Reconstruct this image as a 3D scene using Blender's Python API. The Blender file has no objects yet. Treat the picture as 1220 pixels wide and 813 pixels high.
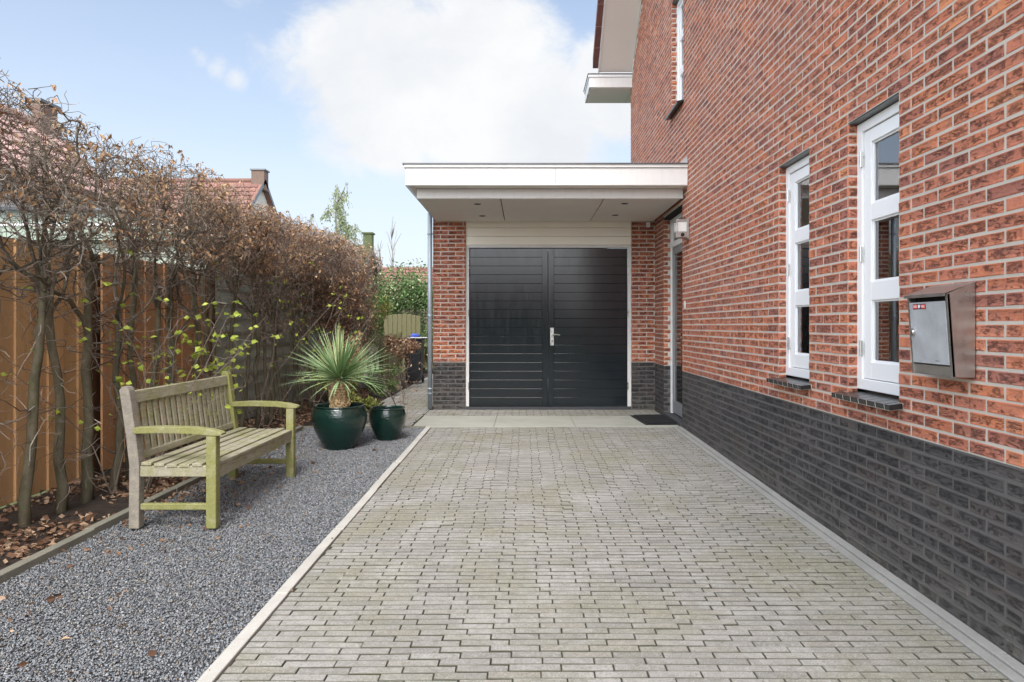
import bpy, math, random
import numpy as np
from mathutils import Vector, Matrix, noise as mnoise
R = math.radians
random.seed(7); RNG = np.random.default_rng(7)
scene = bpy.context.scene
COL = scene.collection

# ------------------------------------------------------------------ materials
class G:
    def __init__(s, name):
        s.m = bpy.data.materials.new(name); s.m.use_nodes = True
        s.t = s.m.node_tree; s.n = s.t.nodes
        s.b = s.n['Principled BSDF']; s.out = s.n['Material Output']
        s.tc = None
    def new(s, typ, **kw):
        nd = s.n.new(typ)
        for k, v in kw.items(): setattr(nd, k, v)
        return nd
    def put(s, sock, v):
        if v is None: return
        if isinstance(v, bpy.types.NodeSocket): s.t.links.new(v, sock)
        elif isinstance(v, (tuple, list)) and len(v) == 3 and sock.type == 'RGBA': sock.default_value = (*v, 1)
        else: sock.default_value = v
    def obj(s, scale=None):
        if not s.tc: s.tc = s.new('ShaderNodeTexCoord')
        o = s.tc.outputs['Object']
        if scale:
            mp = s.new('ShaderNodeMapping'); mp.inputs['Scale'].default_value = scale
            s.t.links.new(o, mp.inputs['Vector']); return mp.outputs[0]
        return o
    def uv(s):
        if not s.tc: s.tc = s.new('ShaderNodeTexCoord')
        return s.tc.outputs['UV']
    def isl(s): return s.new('ShaderNodeNewGeometry').outputs['Random Per Island']
    def objrand(s): return s.new('ShaderNodeObjectInfo').outputs['Random']
    def noise(s, scale, detail=4, rough=.55, dist=0, vec=None, w=None):
        nd = s.new('ShaderNodeTexNoise')
        if w is not None:
            nd.noise_dimensions = '4D'; s.put(nd.inputs['W'], w)
        s.put(nd.inputs['Vector'], vec if vec is not None else s.obj())
        nd.inputs['Scale'].default_value = scale; nd.inputs['Detail'].default_value = detail
        nd.inputs['Roughness'].default_value = rough; nd.inputs['Distortion'].default_value = dist
        return nd.outputs['Fac']
    def voro(s, scale, vec=None, feature='F1', out='Distance'):
        nd = s.new('ShaderNodeTexVoronoi', feature=feature)
        s.put(nd.inputs['Vector'], vec if vec is not None else s.obj()); nd.inputs['Scale'].default_value = scale
        return nd.outputs[out]
    def ramp(s, fac, stops, interp='LINEAR'):
        nd = s.new('ShaderNodeValToRGB'); s.put(nd.inputs[0], fac); cr = nd.color_ramp; cr.interpolation = interp
        while len(cr.elements) < len(stops): cr.elements.new(.5)
        for e, (p, c) in zip(cr.elements, stops):
            e.position = p; e.color = (*c, 1) if isinstance(c, (tuple, list)) else (c, c, c, 1)
        return nd.outputs[0]
    def mix(s, fac, a, b, mode='MIX'):
        nd = s.new('ShaderNodeMix', data_type='RGBA', blend_type=mode)
        s.put(nd.inputs[0], fac); s.put(nd.inputs[6], a); s.put(nd.inputs[7], b); return nd.outputs[2]
    def math(s, op, a, b=None, c=None, clamp=False):
        nd = s.new('ShaderNodeMath', operation=op, use_clamp=clamp)
        s.put(nd.inputs[0], a); s.put(nd.inputs[1], b)
        if c is not None: s.put(nd.inputs[2], c)
        return nd.outputs[0]
    def mr(s, v, a, b, c, d):
        nd = s.new('ShaderNodeMapRange'); s.put(nd.inputs[0], v)
        for i, x in enumerate((a, b, c, d)): nd.inputs[i+1].default_value = x
        return nd.outputs[0]
    def sep(s, v):
        nd = s.new('ShaderNodeSeparateXYZ'); s.put(nd.inputs[0], v); return nd.outputs
    def bump(s, h, strength=.5, dist=.01):
        nd = s.new('ShaderNodeBump'); nd.inputs['Strength'].default_value = strength; nd.inputs['Distance'].default_value = dist
        s.put(nd.inputs['Height'], h); s.t.links.new(nd.outputs[0], s.b.inputs['Normal'])
    def fin(s, col=None, rough=.6, metal=0, spec=None):
        s.put(s.b.inputs['Base Color'], col); s.put(s.b.inputs['Roughness'], rough); s.put(s.b.inputs['Metallic'], metal)
        if spec is not None: s.b.inputs['Specular IOR Level'].default_value = spec
        return s.m

def plain(name, c, rough=.5, metal=0, var=.12, vs=6, bump=0, bs=60):
    g = G(name)
    n = g.noise(vs, 5, .6)
    col = g.mix(n, tuple(x*(1-var) for x in c), tuple(min(1, x*(1+var)) for x in c))
    if bump: g.bump(g.noise(bs, 4, .6), bump, .004)
    return g.fin(col, g.mr(g.noise(vs*2.3, 3), .3, .7, rough*.85, min(1, rough*1.15)), metal)

def brick_mat(name, dark=False):
    g = G(name); isl = g.isl(); u = g.sep(g.uv())
    w = g.math('MULTIPLY', isl, 37)
    # folded, hand-moulded creases near the middle of each brick face
    cen = g.math('MULTIPLY', g.mr(g.math('ABSOLUTE', g.math('SUBTRACT', u[0], .5)), .30, .50, 1, 0),
                 g.mr(g.math('ABSOLUTE', g.math('SUBTRACT', u[1], .5)), .22, .48, 1, 0))
    cen = g.math('MULTIPLY', cen, g.mr(g.noise(7, 2, .5, 0, None, w), .30, .48, .0, 1))
    fold = g.noise(13, 8, .82, .5, g.obj((1, .55, 2.4)), w)
    ridge = g.math('ABSOLUTE', g.math('SUBTRACT', fold, .5))
    gate = g.mr(g.noise(19, 3, .6, .3, None, w), .44, .52, 0, 1)
    crease = g.math('MULTIPLY', g.math('MULTIPLY', g.mr(ridge, .006, .024, 1, 0), g.mr(cen, .1, .6, 0, 1)), gate)
    blot = g.math('MULTIPLY', g.mr(g.noise(13, 6, .75, .6, g.obj((1, .6, 2.0)), w), .46, .58, 0, 1), g.mr(cen, 0, .7, .3, 1))
    fine = g.noise(160, 3, .6)
    if dark:
        base = g.ramp(isl, [(0, (.050, .048, .050)), (.5, (.072, .068, .068)), (.8, (.095, .087, .084)), (1, (.080, .065, .060))])
        c = g.mix(g.math('MULTIPLY', blot, .12), base, (.038, .036, .038))
        c = g.mix(g.math('MULTIPLY', crease, .7), c, (.012, .012, .013))
        lim = g.mr(g.noise(3.1, 6, .7, .4), .56, .75, 0, .35)
        c = g.mix(lim, c, (.17, .162, .145))
        c = g.mix(g.mr(fine, .3, .75, 0, .25), c, (.09, .085, .08))
        spl = g.math('MULTIPLY', g.mr(g.sep(g.obj())[2], .22, -.03, 0, 1), g.mr(g.noise(6, 6, .7), .35, .65, .0, .45))
        c = g.mix(spl, c, (.17, .165, .13))      # rain splash grime along the foot
    else:
        base = g.ramp(isl, [(0, (.60, .205, .095)), (.2, (.52, .170, .090)), (.38, (.57, .200, .108)), (.55, (.46, .155, .094)), (.7, (.53, .190, .112)), (.82, (.41, .145, .098)), (.93, (.34, .125, .092)), (1, (.63, .24, .11))])
        c = g.mix(g.math('MULTIPLY', blot, .50), base, (.27, .115, .095))
        c = g.mix(g.math('MULTIPLY', g.mr(g.noise(42, 4, .7, .5, None, w), .52, .70, 0, .45), cen), c, (.42, .25, .20))
        c = g.mix(g.math('MULTIPLY', crease, .95), c, (.05, .024, .020))
        grain = g.noise(95, 6, .85, 0, g.obj((1, .6, 1.4)))
        c = g.mix(g.mr(grain, .52, .66, 0, .5), c, (.17, .07, .055)); c = g.mix(g.mr(grain, .48, .34, 0, .35), c, (.62, .30, .19))
        c = g.mix(g.math('MULTIPLY', g.mr(g.noise(120, 3, .8, 0, None, w), .64, .70, 0, .8), cen), c, (.55, .44, .38))
        c = g.mix(g.mr(g.noise(1.3, 5, .6), .5, .8, 0, .30), c, (.42, .28, .235))
    h = g.math('ADD', g.math('MULTIPLY', g.math('MULTIPLY', fold, cen), .8), g.math('MULTIPLY', crease, -.7))
    h = g.math('ADD', h, g.math('MULTIPLY', fine, .15))
    g.bump(h, 1.0, .014)
    return g.fin(c, .82, 0, .3)

def mortar_mat(name, c):
    g = G(name); n = g.noise(5, 6, .7); f = g.noise(220, 3, .6)
    col = g.mix(n, tuple(x*.82 for x in c), tuple(x*1.12 for x in c))
    col = g.mix(g.mr(f, .3, .7, 0, .35), col, tuple(x*.7 for x in c))
    g.bump(f, .6, .003); return g.fin(col, .92)

def wood_board(name, c1, c2, axis_scale=(9, 9, .7)):
    g = G(name); isl = g.isl(); w = g.math('MULTIPLY', isl, 23)
    gr = g.noise(9, 6, .65, 1.2, g.obj(axis_scale), w)
    fi = g.noise(55, 4, .7, .3, g.obj((axis_scale[0]/4, axis_scale[1]/4, axis_scale[2]/6)), w)
    c = g.mix(g.mr(gr, .3, .7, 0, 1), c1, c2)
    c = g.mix(g.mr(fi, .45, .7, 0, .3), c, tuple(x*.6 for x in c1))
    c = g.mix(g.mr(isl, 0, 1, 0, .4), c, tuple(x*.78 for x in c2))
    kn = g.mr(g.voro(3.2, g.obj((1, 1, .7))), .02, .07, .8, 0)
    c = g.mix(kn, c, (.06, .025, .012))
    g.bump(g.math('ADD', gr, g.math('MULTIPLY', fi, .5)), .35, .004)
    return g.fin(c, .72, 0, .35)

M = {}
M['brick'] = brick_mat('red_brick'); M['brick_dark'] = brick_mat('dark_brick', True)
M['mortar'] = mortar_mat('light_mortar', (.52, .485, .425)); M['mortar_dark'] = mortar_mat('dark_mortar', (.118, .112, .106))
M['white'] = plain('white_paint', (.78, .79, .80), .38, 0, .03, 3)
M['cream'] = plain('cream_paint', (.90, .86, .75), .42, 0, .03, 3)
M['offwhite'] = plain('offwhite_board', (.71, .70, .68), .45, 0, .04, 2)
def fascia():
    g = G('weathered_fascia'); st = g.noise(5, 6, .7, .2, g.obj((3, 3, .35))); sp = g.noise(38, 4, .75)
    c = g.mix(g.mr(st, .5, .72, 0, .35), (.69, .685, .67), (.54, .53, .51)); c = g.mix(g.mr(sp, .70, .76, 0, .6), c, (.38, .36, .32))
    return g.fin(c, .45)
M['offwhite'] = fascia()
M['soffit'] = plain('soffit_board', (.78, .745, .69), .6, 0, .05, 1.5)
M['trim'] = plain('roof_trim_metal', (.16, .17, .18), .35, .7, .15, 4)
M['zinc'] = plain('grey_blue_zinc', (.30, .345, .39), .45, .25, .12, 5)
M['steel'] = plain('lintel_steel', (.20, .21, .21), .45, .5, .15, 6)
M['chrome'] = plain('satin_metal', (.62, .62, .60), .28, .9, .06, 10)
M['black'] = plain('black_rubber', (.012, .012, .013), .8, 0, .3, 20, .5, 300)
M['mat'] = plain('mat_pile', (.006, .006, .007), .95, 0, .4, 60, .9, 500)
M['room'] = plain('dark_room', (.16, .13, .11), .9)
M['blind'] = plain('grey_curtain', (.34, .33, .31), .8, 0, .12, 8)
M['hole'] = plain('dark_joint', (.01, .01, .01), .9)

def door_mat():
    g = G('door_paint')
    sm = g.noise(3.0, 5, .65, .3, g.obj((6, 6, .8)))
    c = g.mix(sm, (.008, .0125, .016), (.012, .017, .021))
    rt = g.mr(sm, .35, .68, .13, .19)
    g.bump(g.noise(14, 3, .5, 0, g.obj((1, 1, .25))), .05, .003)
    m = g.fin(c, rt, 0, .6); return m
M['door'] = door_mat()

def steel_box(name, c, sc, metal=.9, rough=.33):
    g = G(name)
    n = g.noise(14, 6, .7); st = g.noise(60, 3, .6, 0, g.obj(sc))
    c = g.mix(g.mr(n, .3, .7, 0, 1), tuple(x*.85 for x in c), tuple(x*1.1 for x in c))
    g.bump(st, .06, .002)
    return g.fin(c, g.mr(g.math('ADD', n, g.math('MULTIPLY', st, .4)), .4, .9, rough*.7, rough*1.4), metal)
M['inox'] = steel_box('brushed_inox', (.50, .485, .465), (1, 1, 12), .9, .30)
M['galv'] = steel_box('galvanised_front', (.47, .49, .51), (3, 3, 3), .35, .5)

def glass_mat(name='window_glass', tint=(1, 1, 1)):
    g = G(name); g.n.remove(g.b)
    tr = g.new('ShaderNodeBsdfTransparent'); tr.inputs[0].default_value = (*[.82*x for x in tint], 1)
    gl = g.new('ShaderNodeBsdfGlossy'); gl.inputs['Roughness'].default_value = .012
    gl.inputs['Color'].default_value = (.95, .97, 1, 1)
    fr = g.new('ShaderNodeFresnel'); fr.inputs[0].default_value = 3.0
    mx = g.new('ShaderNodeMixShader')
    g.t.links.new(fr.outputs[0], mx.inputs[0]); g.t.links.new(tr.outputs[0], mx.inputs[1]); g.t.links.new(gl.outputs[0], mx.inputs[2])
    g.t.links.new(mx.outputs[0], g.out.inputs[0]); return g.m
M['glass'] = glass_mat()

def tile_mat(name, c):
    g = G(name); isl = g.isl()
    b = g.mix(isl, tuple(x*.75 for x in c), tuple(x*1.2 for x in c))
    b = g.mix(g.mr(g.noise(9, 5, .7), .45, .75, 0, .5), b, tuple(x*.55 for x in c))
    return g.fin(b, .75)
M['tile'] = tile_mat('clay_tile', (.235, .118, .092)); M['tile_pink'] = tile_mat('faded_clay_tile', (.40, .255, .22))
M['tile_brown'] = tile_mat('brown_clay_tile', (.15, .062, .050))
M['chimney'] = plain('chimney_brick', (.155, .105, .085), .9, 0, .4, 14)
M['render'] = plain('pale_render', (.5, .49, .46), .9, 0, .1, 3)
M['moss'] = plain('moss', (.085, .105, .045), .95, 0, .35, 9, .6, 60)

def shed_mat():
    g = G('grey_green_siding'); isl = g.isl()
    c = g.mix(isl, (.33, .375, .32), (.40, .445, .385))
    c = g.mix(g.mr(g.noise(2.5, 5, .7), .4, .75, 0, .4), c, (.42, .45, .37))
    g.bump(g.noise(40, 4, .7, 0, g.obj((1, .2, 4))), .3, .003)
    return g.fin(c, .75)
M['shed'] = shed_mat()
M['shed_trim'] = plain('pale_green_trim', (.30, .36, .30), .6, 0, .08, 3)
M['bluegrey'] = plain('blue_grey_felt', (.30, .34, .39), .7, 0, .1, 3)

def paver_mat():
    g = G('concrete_paver'); isl = g.isl()
    c = g.ramp(isl, [(0, (.22, .212, .192)), (.25, (.272, .262, .240)), (.55, (.30, .290, .265)), (.8, (.335, .322, .298)), (1, (.27, .25, .21))])
    big = g.noise(.9, 6, .65, .6)
    c = g.mix(g.mr(big, .47, .62, 0, .75), c, (.225, .215, .125))          # algae film
    c = g.mix(g.mr(g.noise(2.3, 6, .7, .4), .50, .66, 0, .7), c, (.42, .41, .385))   # washed-out patches
    c = g.mix(g.mr(g.noise(17, 7, .8, .6), .47, .66, 0, .6), c, (.15, .146, .118))
    c = g.mix(g.mr(g.noise(48, 5, .75, .5), .52, .64, 0, .45), c, (.44, .43, .40))
    f = g.noise(170, 4, .75)
    c = g.mix(g.mr(f, .50, .64, 0, .72), c, (.115, .112, .098))
    c = g.mix(g.mr(g.noise(210, 3, .7, 0, g.obj((1, 1.3, 1))), .53, .66, 0, .75), c, (.56, .55, .52))
    c = g.mix(g.mr(g.noise(26, 5, .8, 1.5), .60, .68, 0, .8), c, (.10, .105, .05))
    g.bump(g.math('ADD', f, g.math('MULTIPLY', g.noise(40, 4, .7), .8)), .55, .005)
    return g.fin(c, .9, 0, .25)
M['paver'] = paver_mat()
M['paver_edge'] = plain('shaded_paver_edge', (.13, .125, .10), .95, 0, .5, 9)  # joint shade painted into the chamfer colour so the rows read dark
def concrete(name, a, b):
    g = G(name)
    c = g.mix(g.mr(g.noise(2.2, 6, .7, .5), .3, .7, 0, 1), a, b)
    c = g.mix(g.mr(g.noise(180, 3, .7), .4, .7, 0, .35), c, tuple(x*.55 for x in a))
    c = g.mix(g.mr(g.noise(9, 6, .8, .8), .62, .75, 0, .6), c, (.16, .165, .10))
    g.bump(g.noise(90, 4, .7), .3, .004); return g.fin(c, .88, 0, .25)
M['slab'] = concrete('slab_concrete', (.33, .335, .285), (.42, .42, .37))
M['kerb'] = concrete('kerb_concrete', (.42, .405, .365), (.54, .525, .48))
M['edging'] = concrete('edging_concrete', (.27, .265, .245), (.36, .355, .335))
M['kerb_old'] = concrete('old_kerb_concrete', (.17, .165, .135), (.26, .25, .20))
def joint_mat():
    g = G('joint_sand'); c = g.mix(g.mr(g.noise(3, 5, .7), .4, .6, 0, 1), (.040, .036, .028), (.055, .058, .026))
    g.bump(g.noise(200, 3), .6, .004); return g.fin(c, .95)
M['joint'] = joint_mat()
def gravel_mat():
    g = G('blue_grey_gravel'); isl = g.isl()
    c = g.ramp(isl, [(0, (.118, .128, .138)), (.3, (.175, .187, .200)), (.6, (.222, .235, .250)), (.83, (.285, .298, .312)), (.91, (.37, .375, .37)), (.94, (.16, .125, .10)), (1, (.30, .25, .19))])
    return g.fin(c, .8, 0, .3)
M['gravel'] = gravel_mat()
M['gravel_bed'] = plain('gravel_bed', (.055, .058, .062), .95, 0, .5, 120, .9, 150)
def soil_mat():
    g = G('garden_soil')
    c = g.mix(g.mr(g.noise(14, 6, .75), .35, .7, 0, 1), (.022, .014, .010), (.062, .040, .027))
    c = g.mix(g.mr(g.noise(90, 4, .7), .55, .75, 0, .6), c, (.11, .07, .045))
    g.bump(g.noise(45, 6, .8), .9, .03); return g.fin(c, .95)
M['soil'] = soil_mat()
def leafm(name, stops, rough=.6, trans=0):
    g = G(name); c = g.ramp(g.isl(), stops)
    if trans:
        g.b.inputs['Subsurface Weight'].default_value = 0
        tl = g.new('ShaderNodeBsdfTranslucent'); g.t.links.new(c, tl.inputs[0])
        mx = g.new('ShaderNodeMixShader'); mx.inputs[0].default_value = trans
        g.fin(c, rough, 0, .3)
        g.t.links.new(g.b.outputs[0], mx.inputs[1]); g.t.links.new(tl.outputs[0], mx.inputs[2]); g.t.links.new(mx.outputs[0], g.out.inputs[0])
        return g.m
    return g.fin(c, rough, 0, .3)
M['dead_leaf'] = leafm('dead_leaf', [(0, (.11, .058, .036)), (.4, (.22, .125, .075)), (.75, (.36, .235, .15)), (1, (.52, .38, .26))], .8, .15)
M['hang_leaf'] = leafm('withered_leaf', [(0, (.18, .10, .06)), (.35, (.36, .22, .125)), (.75, (.56, .36, .21)), (1, (.70, .50, .30))], .75, .25)
M['lime_leaf'] = leafm('lime_leaf', [(0, (.32, .42, .05)), (1, (.55, .64, .12))], .5, .35)
M['green_leaf'] = leafm('green_leaf', [(0, (.045, .085, .022)), (.6, (.10, .17, .045)), (1, (.22, .30, .09))], .45, .2)
M['olive_leaf'] = leafm('olive_leaf', [(0, (.07, .075, .02)), (.5, (.16, .18, .045)), (1, (.36, .36, .08))], .55, .25)
M['laurel_leaf'] = leafm('laurel_leaf', [(0, (.04, .08, .025)), (.55, (.10, .18, .055)), (.85, (.22, .32, .12)), (1, (.52, .58, .36))], .4, .2)
M['birch_leaf'] = leafm('birch_leaf', [(0, (.17, .21, .11)), (1, (.34, .39, .22))], .5, .3)
def yucca_mat():
    g = G('yucca_blade'); c = g.ramp(g.isl(), [(0, (.16, .25, .115)), (.5, (.26, .38, .18)), (.85, (.35, .47, .25)), (1, (.44, .46, .22))])
    return g.fin(c, .6, 0, .2)
M['yucca'] = yucca_mat()
M['yucca_trunk'] = plain('yucca_trunk', (.46, .34, .19), .95, 0, .5, 30, .9, 60)
def bark(name, a, b, c3):
    g = G(name)
    c = g.mix(g.mr(g.noise(9, 6, .7, 0, g.obj((1, 1, .5))), .35, .65, 0, 1), a, b)
    c = g.mix(g.mr(g.noise(23, 5, .7), .5, .68, 0, .75), c, c3)
    g.bump(g.noise(60, 5, .75, .5, g.obj((1, 1, .35))), .6, .006); return g.fin(c, .9, 0, .2)
M['bark'] = bark('hornbeam_bark', (.08, .07, .045), (.19, .165, .115), (.11, .115, .05))
M['bark_limb'] = bark('hornbeam_limb', (.075, .062, .045), (.19, .165, .125), (.10, .095, .05))
M['twig'] = leafm('twig_bark', [(0, (.065, .05, .04)), (.5, (.15, .118, .092)), (.85, (.26, .22, .18)), (1, (.42, .38, .32))], .9)
M['twig_dark'] = leafm('far_twig_bark', [(0, (.11, .08, .065)), (.5, (.24, .18, .145)), (1, (.40, .32, .26))], .9)
M['fence'] = wood_board('larch_board', (.60, .34, .155), (.74, .47, .24))
M['fence_red'] = wood_board('reddish_board', (.50, .25, .115), (.62, .35, .18))
M['post_dark'] = wood_board('dark_post', (.085, .040, .022), (.13, .065, .035))
M['mossy_wood'] = wood_board('mossy_board', (.12, .12, .05), (.20, .185, .10))
def bench_mat(name, greenamt, grey):
    g = G(name); isl = g.objrand()
    gr = g.noise(20, 6, .7, .6, g.obj((1, .12, 1)))
    gr2 = g.noise(120, 4, .7, .2, g.obj((1, .08, 1)))
    c = g.mix(g.mr(gr, .3, .7, 0, 1), tuple(x*.8 for x in grey), tuple(x*1.15 for x in grey))
    gm = g.mr(g.noise(3.5, 6, .75, .6), .62-greenamt*.5, .85-greenamt*.45, 0, .92)
    c = g.mix(gm, c, g.mix(gr, (.185, .195, .055), (.31, .31, .115)))
    c = g.mix(g.mr(gr2, .5, .66, 0, .6), c, (.14, .125, .08))
    c = g.mix(g.mr(g.noise(8, 6, .8, .8), .50, .68, 0, .5), c, (.42, .39, .29))
    c = g.mix(g.mr(g.noise(28, 5, .8), .62, .74, 0, .6), c, (.10, .10, .05))
    g.bump(gr2, .4, .003); return g.fin(c, .82, 0, .25)
M['bench'] = bench_mat('weathered_teak', .35, (.37, .345, .26))
M['bench_green'] = bench_mat('algae_teak', .85, (.30, .28, .16))
M['bench_grey'] = bench_mat('silvered_teak', .05, (.27, .245, .21))
def pot_mat():
    g = G('green_glaze')
    n = g.noise(5, 5, .6); c = g.mix(g.mr(n, .3, .7, 0, 1), (.003, .0115, .010), (.005, .026, .021))
    v = g.voro(34, g.obj((1, 1, 1.6)))
    c = g.mix(g.mr(v, .0, .5, 0, .35), c, (.009, .042, .030))
    g.bump(v, .35, .008); g.b.inputs['Coat Weight'].default_value = .6; g.b.inputs['Coat Roughness'].default_value = .08
    return g.fin(c, .22, 0, .55)
M['pot'] = pot_mat()
M['lampglass'] = plain('frosted_glass', (.62, .62, .6), .25, 0, .05, 10)
M['red_sticker'] = plain('red_sticker', (.62, .035, .03), .45, 0, .05)
M['dark_sticker'] = plain('dark_sticker', (.03, .035, .05), .45)
M['pink_ink'] = plain('pale_ink', (.85, .50, .48), .5)
M['white_ink'] = plain('white_ink', (.7, .74, .8), .5)
M['blue'] = plain('blue_cloth', (.05, .10, .45), .7, 0, .3, 20)
M['bin'] = plain('black_plastic', (.014, .016, .019), .5, 0, .2, 6)
M['grass'] = plain('rough_grass', (.07, .10, .035), .95, 0, .4, 1.5, .6, 20)
M['asphalt'] = plain('asphalt', (.06, .06, .06), .9, 0, .2, 3, .5, 80)

# ------------------------------------------------------------------ mesh helpers
class MB:
    def __init__(s): s.v = []; s.f = []; s.mi = []; s.uv = {}
    def quad(s, a, b, c, d, m=0):
        i = len(s.v); s.v += [tuple(a), tuple(b), tuple(c), tuple(d)]; s.f.append((i, i+1, i+2, i+3)); s.mi.append(m); return s
    def poly(s, pts, m=0):
        i = len(s.v); s.v += [tuple(p) for p in pts]; s.f.append(tuple(range(i, i+len(pts)))); s.mi.append(m); return s
    def box(s, x0, x1, y0, y1, z0, z1, m=0, M4=None):
        i = len(s.v)
        P = [(x0, y0, z0), (x1, y0, z0), (x1, y1, z0), (x0, y1, z0), (x0, y0, z1), (x1, y0, z1), (x1, y1, z1), (x0, y1, z1)]
        if M4 is not None: P = [tuple(M4 @ Vector(p)) for p in P]
        s.v += P
        for q in ((0, 3, 2, 1), (4, 5, 6, 7), (0, 1, 5, 4), (1, 2, 6, 5), (2, 3, 7, 6), (3, 0, 4, 7)):
            s.f.append(tuple(i+k for k in q)); s.mi.append(m)
        return s
    def tube(s, pts, rads, n=6, m=0, cap=True):
        i0 = len(s.v); N = len(pts); pts = [Vector(p) for p in pts]
        up = Vector((.31, .22, .93))
        for k, p in enumerate(pts):
            t = (pts[min(k+1, N-1)] - pts[max(k-1, 0)])
            if t.length < 1e-7: t = Vector((0, 0, 1))
            t.normalize()
            a = t.cross(up)
            if a.length < .15: a = t.cross(Vector((1, 0, 0)))
            a.normalize(); b = t.cross(a); r = rads[k]
            for j in range(n):
                an = 6.28318*j/n; ca, sa = math.cos(an)*r, math.sin(an)*r
                s.v.append((p.x+a.x*ca+b.x*sa, p.y+a.y*ca+b.y*sa, p.z+a.z*ca+b.z*sa))
        for k in range(N-1):
            for j in range(n):
                j2 = (j+1) % n
                s.f.append((i0+k*n+j, i0+k*n+j2, i0+(k+1)*n+j2, i0+(k+1)*n+j)); s.mi.append(m)
        if cap:
            s.f.append(tuple(i0+(N-1)*n+j for j in range(n))); s.mi.append(m)
            s.f.append(tuple(i0+n-1-j for j in range(n))); s.mi.append(m)
        return s
    def cyl(s, c0, c1, r, n=20, m=0): return s.tube([c0, c1], [r, r], n, m)
    def lathe(s, prof, n=48, m=0, c=(0, 0)):
        i0 = len(s.v)
        for r, z in prof:
            for j in range(n):
                a = 6.28318531*j/n; s.v.append((c[0]+r*math.cos(a), c[1]+r*math.sin(a), z))
        for k in range(len(prof)-1):
            for j in range(n):
                j2 = (j+1) % n; s.f.append((i0+k*n+j, i0+k*n+j2, i0+(k+1)*n+j2, i0+(k+1)*n+j)); s.mi.append(m)
        s.f.append(tuple(i0+n-1-j for j in range(n))); s.mi.append(m)
        s.f.append(tuple(i0+(len(prof)-1)*n+j for j in range(n))); s.mi.append(m)
        return s
    def leaf(s, p, size, d=None, m=0, w=.55, fold=.25):
        """one folded leaf blade"""
        p = Vector(p)
        if d is None: d = Vector((random.gauss(0, 1), random.gauss(0, 1), random.gauss(0, 1)))
        d = Vector(d).normalized(); q = Vector((random.gauss(0, 1), random.gauss(0, 1), random.gauss(0, 1)))
        sd = d.cross(q)
        if sd.length < 1e-3: sd = Vector((1, 0, 0))
        sd.normalize(); nn = d.cross(sd)
        i = len(s.v); a = p; b = p+d*size*.45+sd*size*w*.5+nn*size*fold; c = p+d*size; e = p+d*size*.45-sd*size*w*.5+nn*size*fold*.8
        s.v += [tuple(a), tuple(b), tuple(c), tuple(e)]; s.f += [(i, i+1, i+2), (i, i+2, i+3)]; s.mi += [m, m]; return s
    def build(s, name, mats, parent=None, smooth=False, bevel=0, loc=None):
        me = bpy.data.meshes.new(name); me.from_pydata(s.v, [], s.f)
        if not isinstance(mats, (list, tuple)): mats = [mats]
        for mm in mats: me.materials.append(M[mm] if isinstance(mm, str) else mm)
        if len(mats) > 1: me.polygons.foreach_set('material_index', s.mi)
        if smooth: me.polygons.foreach_set('use_smooth', [True]*len(s.f))
        if s.uv:
            l = me.uv_layers.new(name='UVMap'); arr = np.zeros((len(me.loops), 2), dtype=np.float32)
            for fi, uvs in s.uv.items():
                st = me.polygons[fi].loop_start
                for k, q in enumerate(uvs): arr[st+k] = q
            l.data.foreach_set('uv', arr.ravel())
        me.validate(clean_customdata=False); me.update()
        o = bpy.data.objects.new(name, me); COL.objects.link(o)
        if parent: o.parent = parent
        if bevel:
            b = o.modifiers.new('bevel', 'BEVEL'); b.width = bevel; b.segments = 2; b.limit_method = 'ANGLE'
        if loc:
            me.transform(Matrix.Translation(-Vector(loc))); o.location = loc
        return o

def tag(o, label=None, cat=None, group=None, kind=None):
    if label: o['label'] = label
    if cat: o['category'] = cat
    if group: o['group'] = group
    if kind: o['kind'] = kind
    return o
def empty(name, label, cat, group=None):
    o = bpy.data.objects.new(name, None); COL.objects.link(o); o.empty_display_size = .1
    return tag(o, label, cat, group)
def B(name, mats, parent, *boxes, bevel=0):
    mb = MB()
    for b in boxes: mb.box(*b)
    return mb.build(name, mats, parent, bevel=bevel)

def gz(y): return -.012*max(0., 8.3-y)          # the drive falls gently towards the street
WX = 1.92                                         # plane of the house wall

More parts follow.
